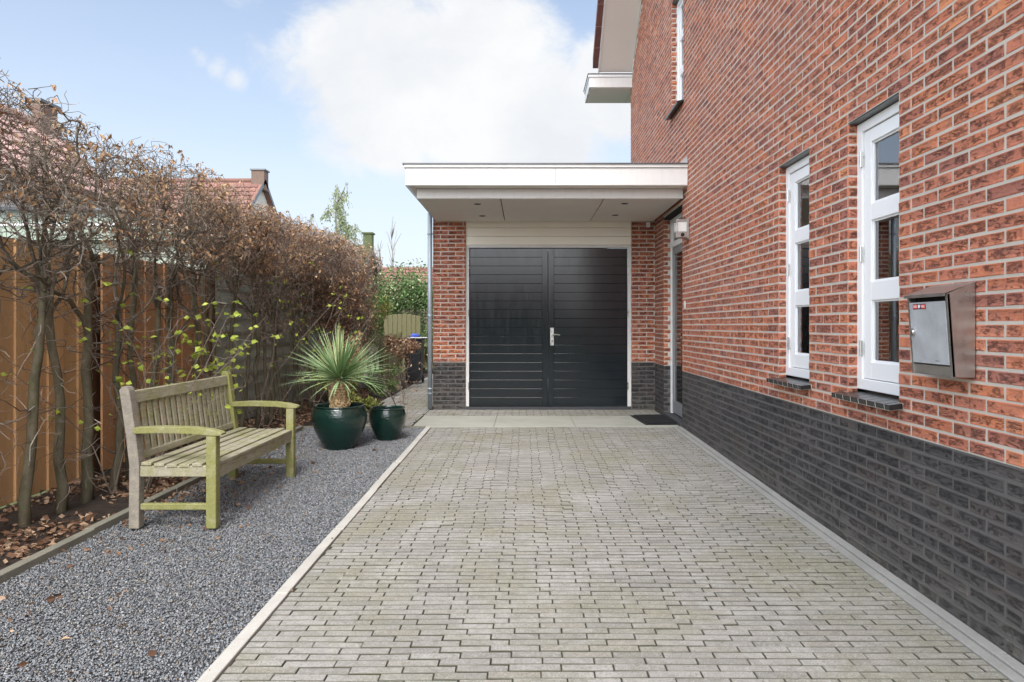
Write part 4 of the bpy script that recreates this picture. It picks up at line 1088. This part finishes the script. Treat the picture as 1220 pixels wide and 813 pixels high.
HG = 'clipped hornbeam plants in the hedge row'
def hedge_tree(x, y, label, near):
    g0 = gz(y)
    top = 2.60+.10*mnoise.noise((y*1.7, 0, 0))+(.06 *0 if y < 4.4 else 0)-(-.06 if y < 4.1 else .08 if y < 5.0 else -.02 if y < 7 else .03)+max(0, y-9)*.035
    if y > 12.6: top -= .25
    lim = (-3.46 if y < 7.3 else -3.40, -2.74 if y < 8 else -2.62, top)
    t = empty('hornbeam_tree', label, 'hedge tree', HG); t.location = (x, y, g0)
    def loc(mb):
        mb.v = [(a-x, b-y, c-g0) for a, b, c in mb.v]; return mb
    tr = MB(); cr = MB()
    th = random.uniform(1.3, 1.85); n = 9
    pts = [Vector((x, y, g0-.05))]; dx = dy = 0
    for i in range(n):
        dx += random.gauss(0, .016); dy += random.gauss(0, .019); pts.append(Vector((x+dx, y+dy, g0+th*(i+1)/n)))
    r0 = random.uniform(.027, .042) if near else random.uniform(.02, .032)
    rr = [r0*1.25]+[r0*(1-.4*i/n)*random.uniform(.92, 1.08) for i in range(n)]
    tr.tube(pts, rr, 10 if near else 6)
    if near:
        for _ in range(3):     # pruned stubs
            k = random.randint(2, n-1); q = pts[k]; tr.tube([q, q+rdir(.3)*.03], [.012, .009], 6)
    limbs = []
    nl = random.choice((3, 4, 4, 5))
    for k in range(nl):
        i = random.randint(n-3, n) if k else n
        p = pts[i]; a = random.choice((-1, 1))*random.uniform(.1, .75)
        lp = wander(p, Vector((random.gauss(0, .18), a*.36, 1.25)), random.uniform(.85, 1.3), 12, .20, .08, lim)
        ra = rr[i]*random.uniform(.4, .66); 
        tr.tube(lp, rads(len(lp), ra, .0065), 7 if near else 5, 1); limbs.append((lp, ra))
    sub = []
    S = 3
    thick = 1 if near else (1.15 if y < 9.5 else 1.4)
    for lp, ra in limbs:
        for _ in range(9 if near else 9):
            k = random.randint(0, len(lp)-1); p = lp[k]
            if p.z < (1.55 if near else 1.8 if y < 10.2 else 1.0) and random.random() < .45: continue
            bp = wander(p, rdir(.35), random.uniform(.16, .42), 5, .45, .05, lim)
            if len(bp) < 2: continue
            cr.tube(bp, rads(len(bp), random.uniform(.0045, .0085), .003*thick), 4, 0, False); sub.append(bp)
    for _ in range(11 if near else (4 if y < 10.2 else 9)):     # side shoots low on the stem
        k = random.randint(1, n-1); p = pts[k]
        if p.z < g0+.12: continue
        bp = wander(p, rdir(.05, 1.2), random.uniform(.2, .5), 5, .30, .01, lim)
        cr.tube(bp, rads(len(bp), random.uniform(.0032, .0055), .0017*thick), 4, 0, False)
        for _ in range(4):
            q = random.choice(bp[1:]); b2 = wander(q, rdir(.1), random.uniform(.06, .25), 4, .4, 0, lim)
            if len(b2) > 1: cr.tube(b2, rads(len(b2), .0023*thick, .0012*thick), S, 0, False)
    tips = []
    for bp in sub:
        for _ in range(4 if near else 5):
            q = random.choice(bp); b2 = wander(q, rdir(.25), random.uniform(.08, .24), 3, .45, .03, lim)
            if len(b2) < 2: continue
            cr.tube(b2, rads(len(b2), .0030*thick, .0016*thick), S, 0, False); tips.append(b2[-1])
            for _ in range(2 if near else 3):
                q2 = random.choice(b2); b3 = wander(q2, rdir(.3), random.uniform(.04, .13), 3, .6, 0, lim)
                if len(b3) > 1: cr.tube(b3, rads(len(b3), .0021*thick, .0013*thick), S, 0, False); tips.append(b3[-1])
    # clipped outer fuzz: dense short twigs through the upper body
    nf = int((270 if near else (210 if y < 9.6 else 300))*(1+.5*max(0, min(1, (y-7)/4))))
    zlo = 1.68 if y < 7 else 1.85 if y < 10.2 else (1.4 if y < 10.8 else (1.0 if y < 11.4 else .5))
    for _ in range(nf):
        z = zlo+(top-.04-zlo)*random.random()**(.62 if y < 9 else .8)
        side = random.choice((-1, 1, 1, 1))
        cx = -3.15+side*random.uniform(.1, .42); q = Vector((cx, y+random.uniform(-.2, .2), z))
        b3 = wander(q, rdir(.3), random.uniform(.07, .24), 4, .55, .02, (lim[0], lim[1], top+.05*random.random()))
        if len(b3) > 1: cr.tube(b3, rads(len(b3), .0027*thick, .0015*thick), S, 0, False); tips.append(b3[-1])
    # withered leaves held near the top
    hi = [p for p in tips if p.z > (1.85 if y < 9 else 1.2)]
    amt = .16 if y < 4.8 else (.34 if y < 6.0 else .42)
    patch = lambda p: mnoise.noise((p.x*2.5, p.y*2.2, p.z*2.5+7))
    for p in hi:
        if patch(p) > .22-amt*.9 and random.random() < amt*1.7:
            for _ in range(random.choice((1, 1, 2, 3))):
                cr.leaf(p+rdir(0)*.012, random.uniform(.026, .062), Vector((random.gauss(0, .6), random.gauss(0, .6), -.6)), 1, .5, random.uniform(.1, .4))
    loc(tr).build('trunk', ['bark', 'bark_limb'], t, True); loc(cr).build('crown', ['twig' if near else 'twig_dark', 'hang_leaf'], t)
    return t
ORD = ['first', 'second', 'third', 'fourth', 'fifth', 'sixth', 'seventh', 'eighth', 'ninth', 'tenth', 'eleventh', 'twelfth', 'thirteenth']
ys = [3.36, 3.67, 3.98, 4.29, 4.60, 4.90, 5.21, 5.52, 5.83, 6.14, 6.45, 6.76, 7.07, 7.38, 7.69]
yy = 7.98
while yy < 12.95: ys.append(yy); yy += .295
for i, y in enumerate(ys):
    random.seed(100+i)
    if i < 3: lab = 'overhanging bare hornbeam boughs reaching in at the upper left edge'
    elif i < 3+13 : lab = f'bare hornbeam, {ORD[i-3]} trunk in the hedge row counted from the left edge'
    elif y < 9.5: lab = 'slim hornbeam in the hedge row in front of the grey green shed'
    else: lab = 'slim hornbeam in the dense brown far half of the hedge behind the yucca'
    hedge_tree(-3.18+random.uniform(-.035, .035), y+random.uniform(-.02, .02), lab, y < 6.8)

def leafy(name, label, cat, c, rad, n, size, mat, stems=6, stemmat='twig', group=None, clumps=9, hang=None, shape=None, up=.3):
    """shrub: stems from the base, leaves gathered in uneven clumps through an ellipsoid volume"""
    t = empty(name, label, cat, group); base = Vector((c[0], c[1], 0)); t.location = base
    C0 = Vector((0, 0, c[2])); cl = []
    for _ in range(clumps):
        while True:
            p = Vector((random.uniform(-1, 1), random.uniform(-1, 1), random.uniform(-1, 1)))
            if .2 < p.length < .95: break
        cl.append((Vector((p.x*rad[0], p.y*rad[1], p.z*rad[2]))+C0, random.uniform(.28, .5)))
    m = MB()
    for k in range(stems):
        tgt = cl[k % len(cl)][0]; p0 = Vector((random.gauss(0, rad[0]*.15), random.gauss(0, rad[1]*.15), -.02)); q = []
        for s in range(8):
            u = s/7; w = p0.lerp(tgt, u); w += Vector((random.gauss(0, .02), random.gauss(0, .02), 0))*min(1, u*3); q.append(w)
        m.tube(q, rads(8, .012 if rad[2] < 1.2 else .02, .003), 5)
        for _ in range(5):
            b = wander(random.choice(q[3:]), rdir(.3), min(rad)*.8, 4, .4); m.tube(b, rads(len(b), .004, .0015), 3, 0, False)
    m.build('stem', stemmat, t)
    m = MB()
    for _ in range(n):
        ctr, s = random.choice(cl)
        d = Vector((random.gauss(0, 1), random.gauss(0, 1), random.gauss(0, 1))); d.normalize(); d *= random.random()**.45
        p = ctr+Vector((d.x*rad[0]*s, d.y*rad[1]*s, d.z*rad[2]*s))
        if p.z < .02: p.z = random.uniform(.02, .2)
        dd = hang if hang is not None else None
        m.leaf(p, random.uniform(*size), (Vector((random.gauss(0, .7), random.gauss(0, .7), up+random.gauss(0, .6))) if dd is None else Vector(dd)+rdir(0)*.25), 0, random.uniform(.4, .65), random.uniform(0, .25))
    m.build('foliage', mat, t)
    return t
random.seed(31)
# green evergreen mass behind the gate
leafy('laurel_bush', 'tall glossy green laurel with pale leaf edges beyond the mossy gate', 'bush', (-3.15, 18.2, 1.35), (1.15, .9, 1.25), 15000, (.05, .10), 'laurel_leaf', 10, clumps=34)
leafy('laurel_bush', 'green laurel foliage showing between the plank gate and the downpipe', 'bush', (-2.1, 19.6, 1.1), (1.1, .7, 1.2), 9000, (.05, .10), 'laurel_leaf', 8, clumps=26)
leafy('laurel_bush', 'dark green laurel at the far end of the brown hedge', 'bush', (-4.1, 17.0, 1.3), (.8, .8, 1.15), 7000, (.05, .09), 'green_leaf', 8, clumps=22)
# shrubs in the far half of the bed
leafy('yellow_green_shrub', 'loose yellow green shrub poking out of the far hedge above the gate planks', 'shrub', (-2.95, 13.3, 1.35), (.38, .6, .55), 1500, (.03, .06), 'olive_leaf', 7)
leafy('yellow_green_shrub', 'low olive leaved shrub just behind the large pot', 'shrub', (-2.45, 8.7, .42), (.42, .35, .38), 1100, (.03, .06), 'olive_leaf', 8)
leafy('hydrangea_bush', 'brown withered hydrangea bush behind the yucca', 'bush', (-2.75, 10.4, .72), (.42, .9, .45), 1900, (.03, .065), 'hang_leaf', 14, clumps=18)
leafy('hydrangea_bush', 'withered bush with orange brown leaves beside the black bin', 'bush', (-2.42, 13.2, .85), (.32, .4, .30), 900, (.04, .08), 'dead_leaf', 12, clumps=10)
leafy('evergreen_shrub', 'small fresh green fern between the two pots', 'shrub', (-2.02, 8.55, .20), (.32, .2, .17), 500, (.04, .08), 'olive_leaf', 6)
leafy('evergreen_shrub', 'low green clump at the foot of the plank screen', 'shrub', (-2.45, 12.0, .28), (.35, .55, .28), 1100, (.03, .05), 'green_leaf', 6)
# lime leaved saplings within the hedge
def sapling(x, y, zc, label, n=5, spread=.28, sz=(.045, .075)):
    t = empty('lime_sapling', label, 'sapling', 'lime leaved saplings in front of the hedge'); t.location = (x, y, gz(y))
    st = MB(); lv = MB()
    for k in range(n):
        p = wander(Vector((random.gauss(0, .03), random.gauss(0, .03), 0)), Vector((random.gauss(0, .22)+.1, random.gauss(0, .3), 1.4)), zc*random.uniform(.8, 1.25), 8, .14)
        st.tube(p, rads(len(p), .006, .002), 5)
        for q in p[4:]:
            for _ in range(2):
                b = wander(q, rdir(.2), random.uniform(.06, spread), 3, .3); st.tube(b, rads(len(b), .0022, .0012), 3, 0, False)
                if random.random() < .8:
                    for _ in range(random.choice((1, 2, 3))): lv.leaf(b[-1]+rdir()*.01, random.uniform(*sz), Vector((random.gauss(0, .8), random.gauss(0, .8), -.2)), 0, .85, .12)
    st.build('stem', 'twig', t); lv.build('foliage', 'lime_leaf', t)
sapling(-2.98, 6.55, 1.05, 'lime leaved sapling beyond the far end of the bench', 6, .22)
sapling(-2.95, 5.35, 1.45, 'sparse lime leaved sapling rising behind the bench back', 6, .26, (.035, .06))
sapling(-2.90, 5.08, 1.4, 'lime leaved sapling behind the near end of the bench', 5, .24, (.035, .06))
sapling(-2.92, 6.05, 1.35, 'loose lime leaved sapling behind the middle of the bench', 5, .24, (.035, .06))
sapling(-3.0, 5.0, 1.2, 'few leaved lime sapling left of the bench post', 3, .2, (.035, .055))
sapling(-2.95, 7.55, 1.7, 'thin lime leaved sapling against the grey green shed', 4, .2, (.03, .05))
sapling(-2.85, 9.1, 1.8, 'sprinkling of lime leaves high in the hedge right of the shed', 5, .25, (.03, .05))
# bare plant beside the small pot
t = empty('bare_shrub', 'leafless crooked shrub standing right behind the small pot', 'shrub'); t.location = (-1.47, 8.22, 0)
m = MB()
for a in (-.5, .0, .35, .1):
    p = wander(Vector((0, 0, -.03)), Vector((a*.5, .1, 1)), random.uniform(.6, .95), 9, .22); m.tube(p, rads(len(p), .010, .003), 5)
    for _ in range(9):
        b = wander(random.choice(p[2:]), rdir(.3), random.uniform(.1, .3), 5, .4); m.tube(b, rads(len(b), .003, .0015), 3, 0, False)
m.build('branch', 'twig', t)
m = MB()
for _ in range(26): m.leaf((random.gauss(.05, .12), random.gauss(0, .1), random.uniform(.35, .95)), random.uniform(.03, .06), None, 0, .5, .3)
m.build('foliage', 'dead_leaf', t)['kind'] = 'stuff'

# far trees
def birch(x, y, h, w, label, n, mat='birch_leaf', leafs=(.10, .17), name='birch_tree'):
    t = empty(name, label, 'tree'); t.location = (x, y, 0); tr = MB(); cr = MB()
    p = wander(Vector((0, 0, -.2)), Vector((0, 0, 1)), h*.95, 12, .015); tr.tube(p, rads(len(p), h*.018, .015), 6)
    ends = []
    for k in range(26):
        q = random.choice(p[4:]); fr = (q.z/h)
        b = wander(q, Vector((random.gauss(0, 1), random.gauss(0, 1), .75)), w*(1.2-fr*.75)*random.uniform(.4, .9), 6, .2, .02); tr.tube(b, rads(len(b), .022, .007), 4)
        for _ in range(7):
            s = random.choice(b[1:]); hgl = random.uniform(.3, 1.0)*h*.16
            c = wander(s, Vector((random.gauss(0, .35), random.gauss(0, .35), -.8)), hgl, 5, .15, -.1); tr.tube(c, rads(len(c), .006, .003), 3, 0, False); ends.append(c)
    if n:
        for _ in range(n):
            c = random.choice(ends); a = random.choice(c); cr.leaf(a+rdir()*.05, random.uniform(*leafs), Vector((random.gauss(0, .3), random.gauss(0, .3), -1)), 0, .5, .1)
    tr.build('trunk', 'twig', t)
    if n: cr.build('crown', mat, t)
    return t
random.seed(5)
birch(-6.65, 25, 6.2, 2.3, 'light drooping birch rising behind the hedge top', 5200, leafs=(.06, .11))
birch(-15.8, 32, 8.0, .8, 'faint twiggy treetop just above the hedge left of the red roof', 300)
birch(-9.3, 30, 6.6, .7, 'sparse treetop left of the birch above the hedge', 200)
def poplar(x, y, h, label):
    t = empty('bare_poplar', label, 'tree', 'bare upright treetops'); t.location = (x, y, 0); tr = MB()
    p = wander(Vector((0, 0, -.2)), Vector((0, 0, 1)), h, 10, .03); tr.tube(p, rads(11, .05, .01)[:len(p)], 5)
    for _ in range(30):
        q = random.choice(p[5:]); b = wander(q, Vector((random.gauss(0, .14), random.gauss(0, .14), 1)), random.uniform(.3, .9), 4, .08); tr.tube(b, rads(len(b), .012, .005), 3, 0, False)
    tr.build('trunk', 'twig', t)
poplar(-5.05, 26, 4.75, 'taller bare upright sapling at the right end of the hedge top')
poplar(-5.35, 26, 4.3, 'shorter bare upright sapling at the right end of the hedge top')
leafy('distant_tree', 'small rounded green treetop beyond the low red roof', 'tree', (-5.3, 42, 3.9), (1.6, 1, .9), 1500, (.15, .25), 'green_leaf', 4)

# ================================================================== back path: planks, bin, gate
t = empty('plank_screen', 'mossy round topped plank screen across the back path', 'fence panel'); m = MB()
for k in range(8):
    x = -3.42+k*.112; hh = 1.47+.05*math.sin((k+.5)/8*3.14); m.box(x, x+.103, 16.5, 16.525, -.05, hh)
m.build('boards', 'mossy_wood', t, bevel=.004); B('rail', 'mossy_wood', t, (-3.42, -2.53, 16.53, 16.57, .4, .47), (-3.42, -2.53, 16.53, 16.57, 1.15, 1.22))
t = empty('plank_screen', 'shorter mossy plank screen in front, left of the black bin', 'fence panel'); m = MB()
for k in range(4):
    x = -2.98+k*.112; m.box(x, x+.104, 13.9, 13.925, -.05, 1.02+.02*k)
m.build('boards', 'mossy_wood', t, bevel=.004); B('end_post', 'mossy_wood', t, (-2.60, -2.525, 13.93, 14.0, -.05, 1.10)); B('rail', 'mossy_wood', t, (-2.98, -2.6, 13.93, 13.96, .75, .82))
t = empty('low_gate', 'low brown plank gate at the end of the side path', 'gate'); m = MB()
for k in range(9):
    x = -2.66+k*.14; m.box(x, x+.085, 17.6, 17.62, .08, .84)
m.build('boards', 'post_dark', t); B('rail', 'mossy_wood', t, (-2.7, -1.4, 17.56, 17.6, .70, .78), (-2.7, -1.4, 17.56, 17.6, .14, .22))
# bin
bn = empty('wheelie_bin', 'black bin standing by the plank screen on the side path', 'bin'); bn.location = (-2.36, 14.55, 0)
m = MB(); P = [(-.15, -.2, .07), (.15, -.2, .07), (.15, .17, .07), (-.15, .17, .07), (-.19, -.25, .93), (.19, -.25, .93), (.19, .22, .93), (-.19, .22, .93)]
m.v = P; m.f = [(0, 3, 2, 1), (4, 5, 6, 7), (0, 1, 5, 4), (1, 2, 6, 5), (2, 3, 7, 6), (3, 0, 4, 7)]; m.mi = [0]*6
m.build('bin_body', 'bin', bn, bevel=.02)
B('lid', 'bin', bn, (-.215, .215, -.285, .24, .935, .975), bevel=.015)
for sx in (-.17, .14):
    m = MB(); m.cyl((sx, .17, .09), (sx+.035, .17, .09), .09, 20); m.build('wheel', 'black', bn)
m = MB(); m.cyl((-.17, .27, .93), (.17, .27, .93), .013, 10); m.build('handle', 'bin', bn)
m = MB(); rngs = []
i0 = 0
for a in range(7):
    for b in range(11):
        u, v = a/6, b/10; th = v*6.283; ph = u*3.1416
        r = 1+.22*math.sin(5*th+ph*3)+.15*math.sin(9*ph+th*2)
        m.v.append((-2.33+.11*math.sin(ph)*math.cos(th)*r, 14.45+.10*math.sin(ph)*math.sin(th)*r, 1.02+.045*math.cos(ph)*r))
for a in range(6):
    for b in range(10): k = a*11+b; m.f.append((k, k+1, k+12, k+11)); m.mi.append(0)
tag(m.build('blue_cloth', 'blue', smooth=True), 'crumpled blue cloth lying on the black bin lid', 'cloth')
tag(B('white_tray', 'white', None, (-2.47, -2.05, 14.27, 14.42, .978, .992), bevel=.003), 'thin white tray sticking out over the bin lid', 'tray')

# unseen street side behind the camera; house and hedge added to be reflected
tag(B('road', 'asphalt', None, (-60, 60, -9, -3.2, -.255, -.21)), kind='structure')

far_house('neighbour_house', 'unseen house across the street, added for the garage doors to reflect', -14, 3, -30, -22, 2.6, 4.6, 'x', 'tile', 'chimney', tiles=False)
random.seed(9)
leafy('added_street_hedge', 'unseen green hedge across the street, added for reflections', 'hedge', (5, -14, 1.0), (9, .8, 1.1), 5000, (.2, .35), 'green_leaf', 8, clumps=60)
# ================================================================== WORLD
w = bpy.data.worlds.new('World'); scene.world = w; w.use_nodes = True
nt = w.node_tree; N = nt.nodes; Lk = nt.links
bg = N['Background']; out = N['World Output']
sky = N.new('ShaderNodeTexSky'); sky.sky_type = 'NISHITA'; sky.sun_disc = False
SUN_EL, SUN_AZ = 46, 181        # azimuth: clockwise from +Y
sky.sun_elevation = R(SUN_EL); sky.sun_rotation = R(SUN_AZ); sky.air_density = 1.0; sky.dust_density = 1.5; sky.ozone_density = 1.0
tc = N.new('ShaderNodeTexCoord')
def W(t, **k):
    n = N.new(t)
    for a, b in k.items(): setattr(n, a, b)
    return n
def wm(op, a, b=None, clamp=False):
    n = W('ShaderNodeMath', operation=op, use_clamp=clamp)
    for i, v in enumerate((a, b)):
        if v is None: continue
        if isinstance(v, (int, float)): n.inputs[i].default_value = v
        else: Lk.new(v, n.inputs[i])
    return n.outputs[0]
def wmr(v, a, b, c, d, smooth=True):
    n = W('ShaderNodeMapRange'); n.interpolation_type = 'SMOOTHSTEP' if smooth else 'LINEAR'; Lk.new(v, n.inputs[0])
    for i, q in enumerate((a, b, c, d)): n.inputs[i+1].default_value = q
    return n.outputs[0]
def wnoise(scale, det, ro, dist=0, sc=(1, 1, 1), loc=(0, 0, 0)):
    mp = W('ShaderNodeMapping'); mp.inputs['Scale'].default_value = sc; mp.inputs['Location'].default_value = loc
    Lk.new(tc.outputs['Generated'], mp.inputs[0]); n = W('ShaderNodeTexNoise'); Lk.new(mp.outputs[0], n.inputs['Vector'])
    n.inputs['Scale'].default_value = scale; n.inputs['Detail'].default_value = det; n.inputs['Roughness'].default_value = ro; n.inputs['Distortion'].default_value = dist
    return n.outputs['Fac']
def blob(px, py, rad):
    d = Vector(((px-625)/810, 1, (388-py)/810)).normalized()
    n = W('ShaderNodeVectorMath', operation='DISTANCE'); Lk.new(tc.outputs['Generated'], n.inputs[0]); n.inputs[1].default_value = d
    return wmr(n.outputs['Value'], 0, rad, 1, 0)
# cumulus bank in front, a few wisps, broken cloud overhead and behind
f = wnoise(4.2, 9, .62, .4, (1, 1, 1.5), (.3, .1, .2))
bl = wm('MAXIMUM', wm('MAXIMUM', blob(455, 75, .22), blob(560, 95, .25)), wm('MAXIMUM', blob(735, 110, .14), wm('MAXIMUM', blob(470, 140, .14), blob(640, 160, .2))))
bl = wm('MAXIMUM', bl, wm('MULTIPLY', blob(285, 0, .09), .42))
for q in ((240, 70, .035), (258, 80, .04), (278, 94, .035), (230, 62, .03)): bl = wm('MAXIMUM', bl, wm('MULTIPLY', blob(*q), .43))
sepn = W('ShaderNodeSeparateXYZ'); Lk.new(tc.outputs['Generated'], sepn.inputs[0])
rear = wmr(sepn.outputs[1], .45, -.2, 0, .62); overhead = wmr(sepn.outputs[2], .55, .85, 0, .55)
dens = wm('ADD', bl, wm('MAXIMUM', rear, overhead))
f2 = wnoise(15, 6, .65, .8, (1, 1, 1.6)); f = wm('ADD', wm('MULTIPLY', f, .78), wm('MULTIPLY', f2, .22))
mask = wmr(wm('ADD', wm('MULTIPLY', dens, .60), f), .68, .93, 0, .97)
# cloud shading: lit tops, greyer folds
cf = wnoise(5.5, 7, .6, .2, (1, 1, 1.3), (1.2, .4, 0))
cr = W('ShaderNodeValToRGB'); Lk.new(cf, cr.inputs[0]); cr.color_ramp.elements[0].position = .32; cr.color_ramp.elements[0].color = (3.75, 3.85, 4.0, 1); cr.color_ramp.elements[1].position = .62; cr.color_ramp.elements[1].color = (4.3, 4.33, 4.36, 1)
thin = wmr(sepn.outputs[2], -.02, .55, .88, .20)      # milky layer of thin cloud low down
thin = wm('MULTIPLY', thin, wmr(wnoise(2.2, 5, .5, 0, (1, 1, 3)), .2, .6, .75, 1))
m1 = W('ShaderNodeMix', data_type='RGBA'); Lk.new(thin, m1.inputs[0]); Lk.new(sky.outputs[0], m1.inputs[6]); m1.inputs[7].default_value = (3.7, 3.95, 4.25, 1)
m2 = W('ShaderNodeMix', data_type='RGBA'); Lk.new(mask, m2.inputs[0]); Lk.new(m1.outputs[2], m2.inputs[6]); Lk.new(cr.outputs[0], m2.inputs[7])
vm = W('ShaderNodeVectorMath', operation='SCALE'); Lk.new(m2.outputs[2], vm.inputs[0]); Lk.new(wmr(sepn.outputs[1], .30, -.30, 1.0, 3.6), vm.inputs['Scale'])   # added fill: unseen sky behind the camera scaled up in brightness
Lk.new(vm.outputs[0], bg.inputs['Color']); bg.inputs['Strength'].default_value = .10

sun = bpy.data.lights.new('sun', 'SUN'); sun.energy = 1.15; sun.angle = R(18); sun.color = (1, .96, .9)
so = bpy.data.objects.new('sun', sun); COL.objects.link(so)
az, el = R(SUN_AZ), R(SUN_EL); d = Vector((math.sin(az)*math.cos(el), math.cos(az)*math.cos(el), math.sin(el)))
so.rotation_euler = d.to_track_quat('Z', 'Y').to_euler()

cam = bpy.data.cameras.new('camera'); cam.sensor_width = 36; cam.lens = 810/1220*36; cam.shift_x = -15/1220; cam.shift_y = -18.5/1220; cam.clip_end = 1000; cam.clip_start = .05
co = bpy.data.objects.new('camera', cam); COL.objects.link(co); co.location = (0, 0, 1.24); co.rotation_euler = (R(90), 0, 0); scene.camera = co
scene.render.resolution_x = 1024; scene.render.resolution_y = 682
scene.view_settings.view_transform = 'Standard'; scene.view_settings.look = 'None'; scene.view_settings.exposure = 1.2; scene.view_settings.gamma = 1
scene.cycles.max_bounces = 6; scene.cycles.transparent_max_bounces = 8
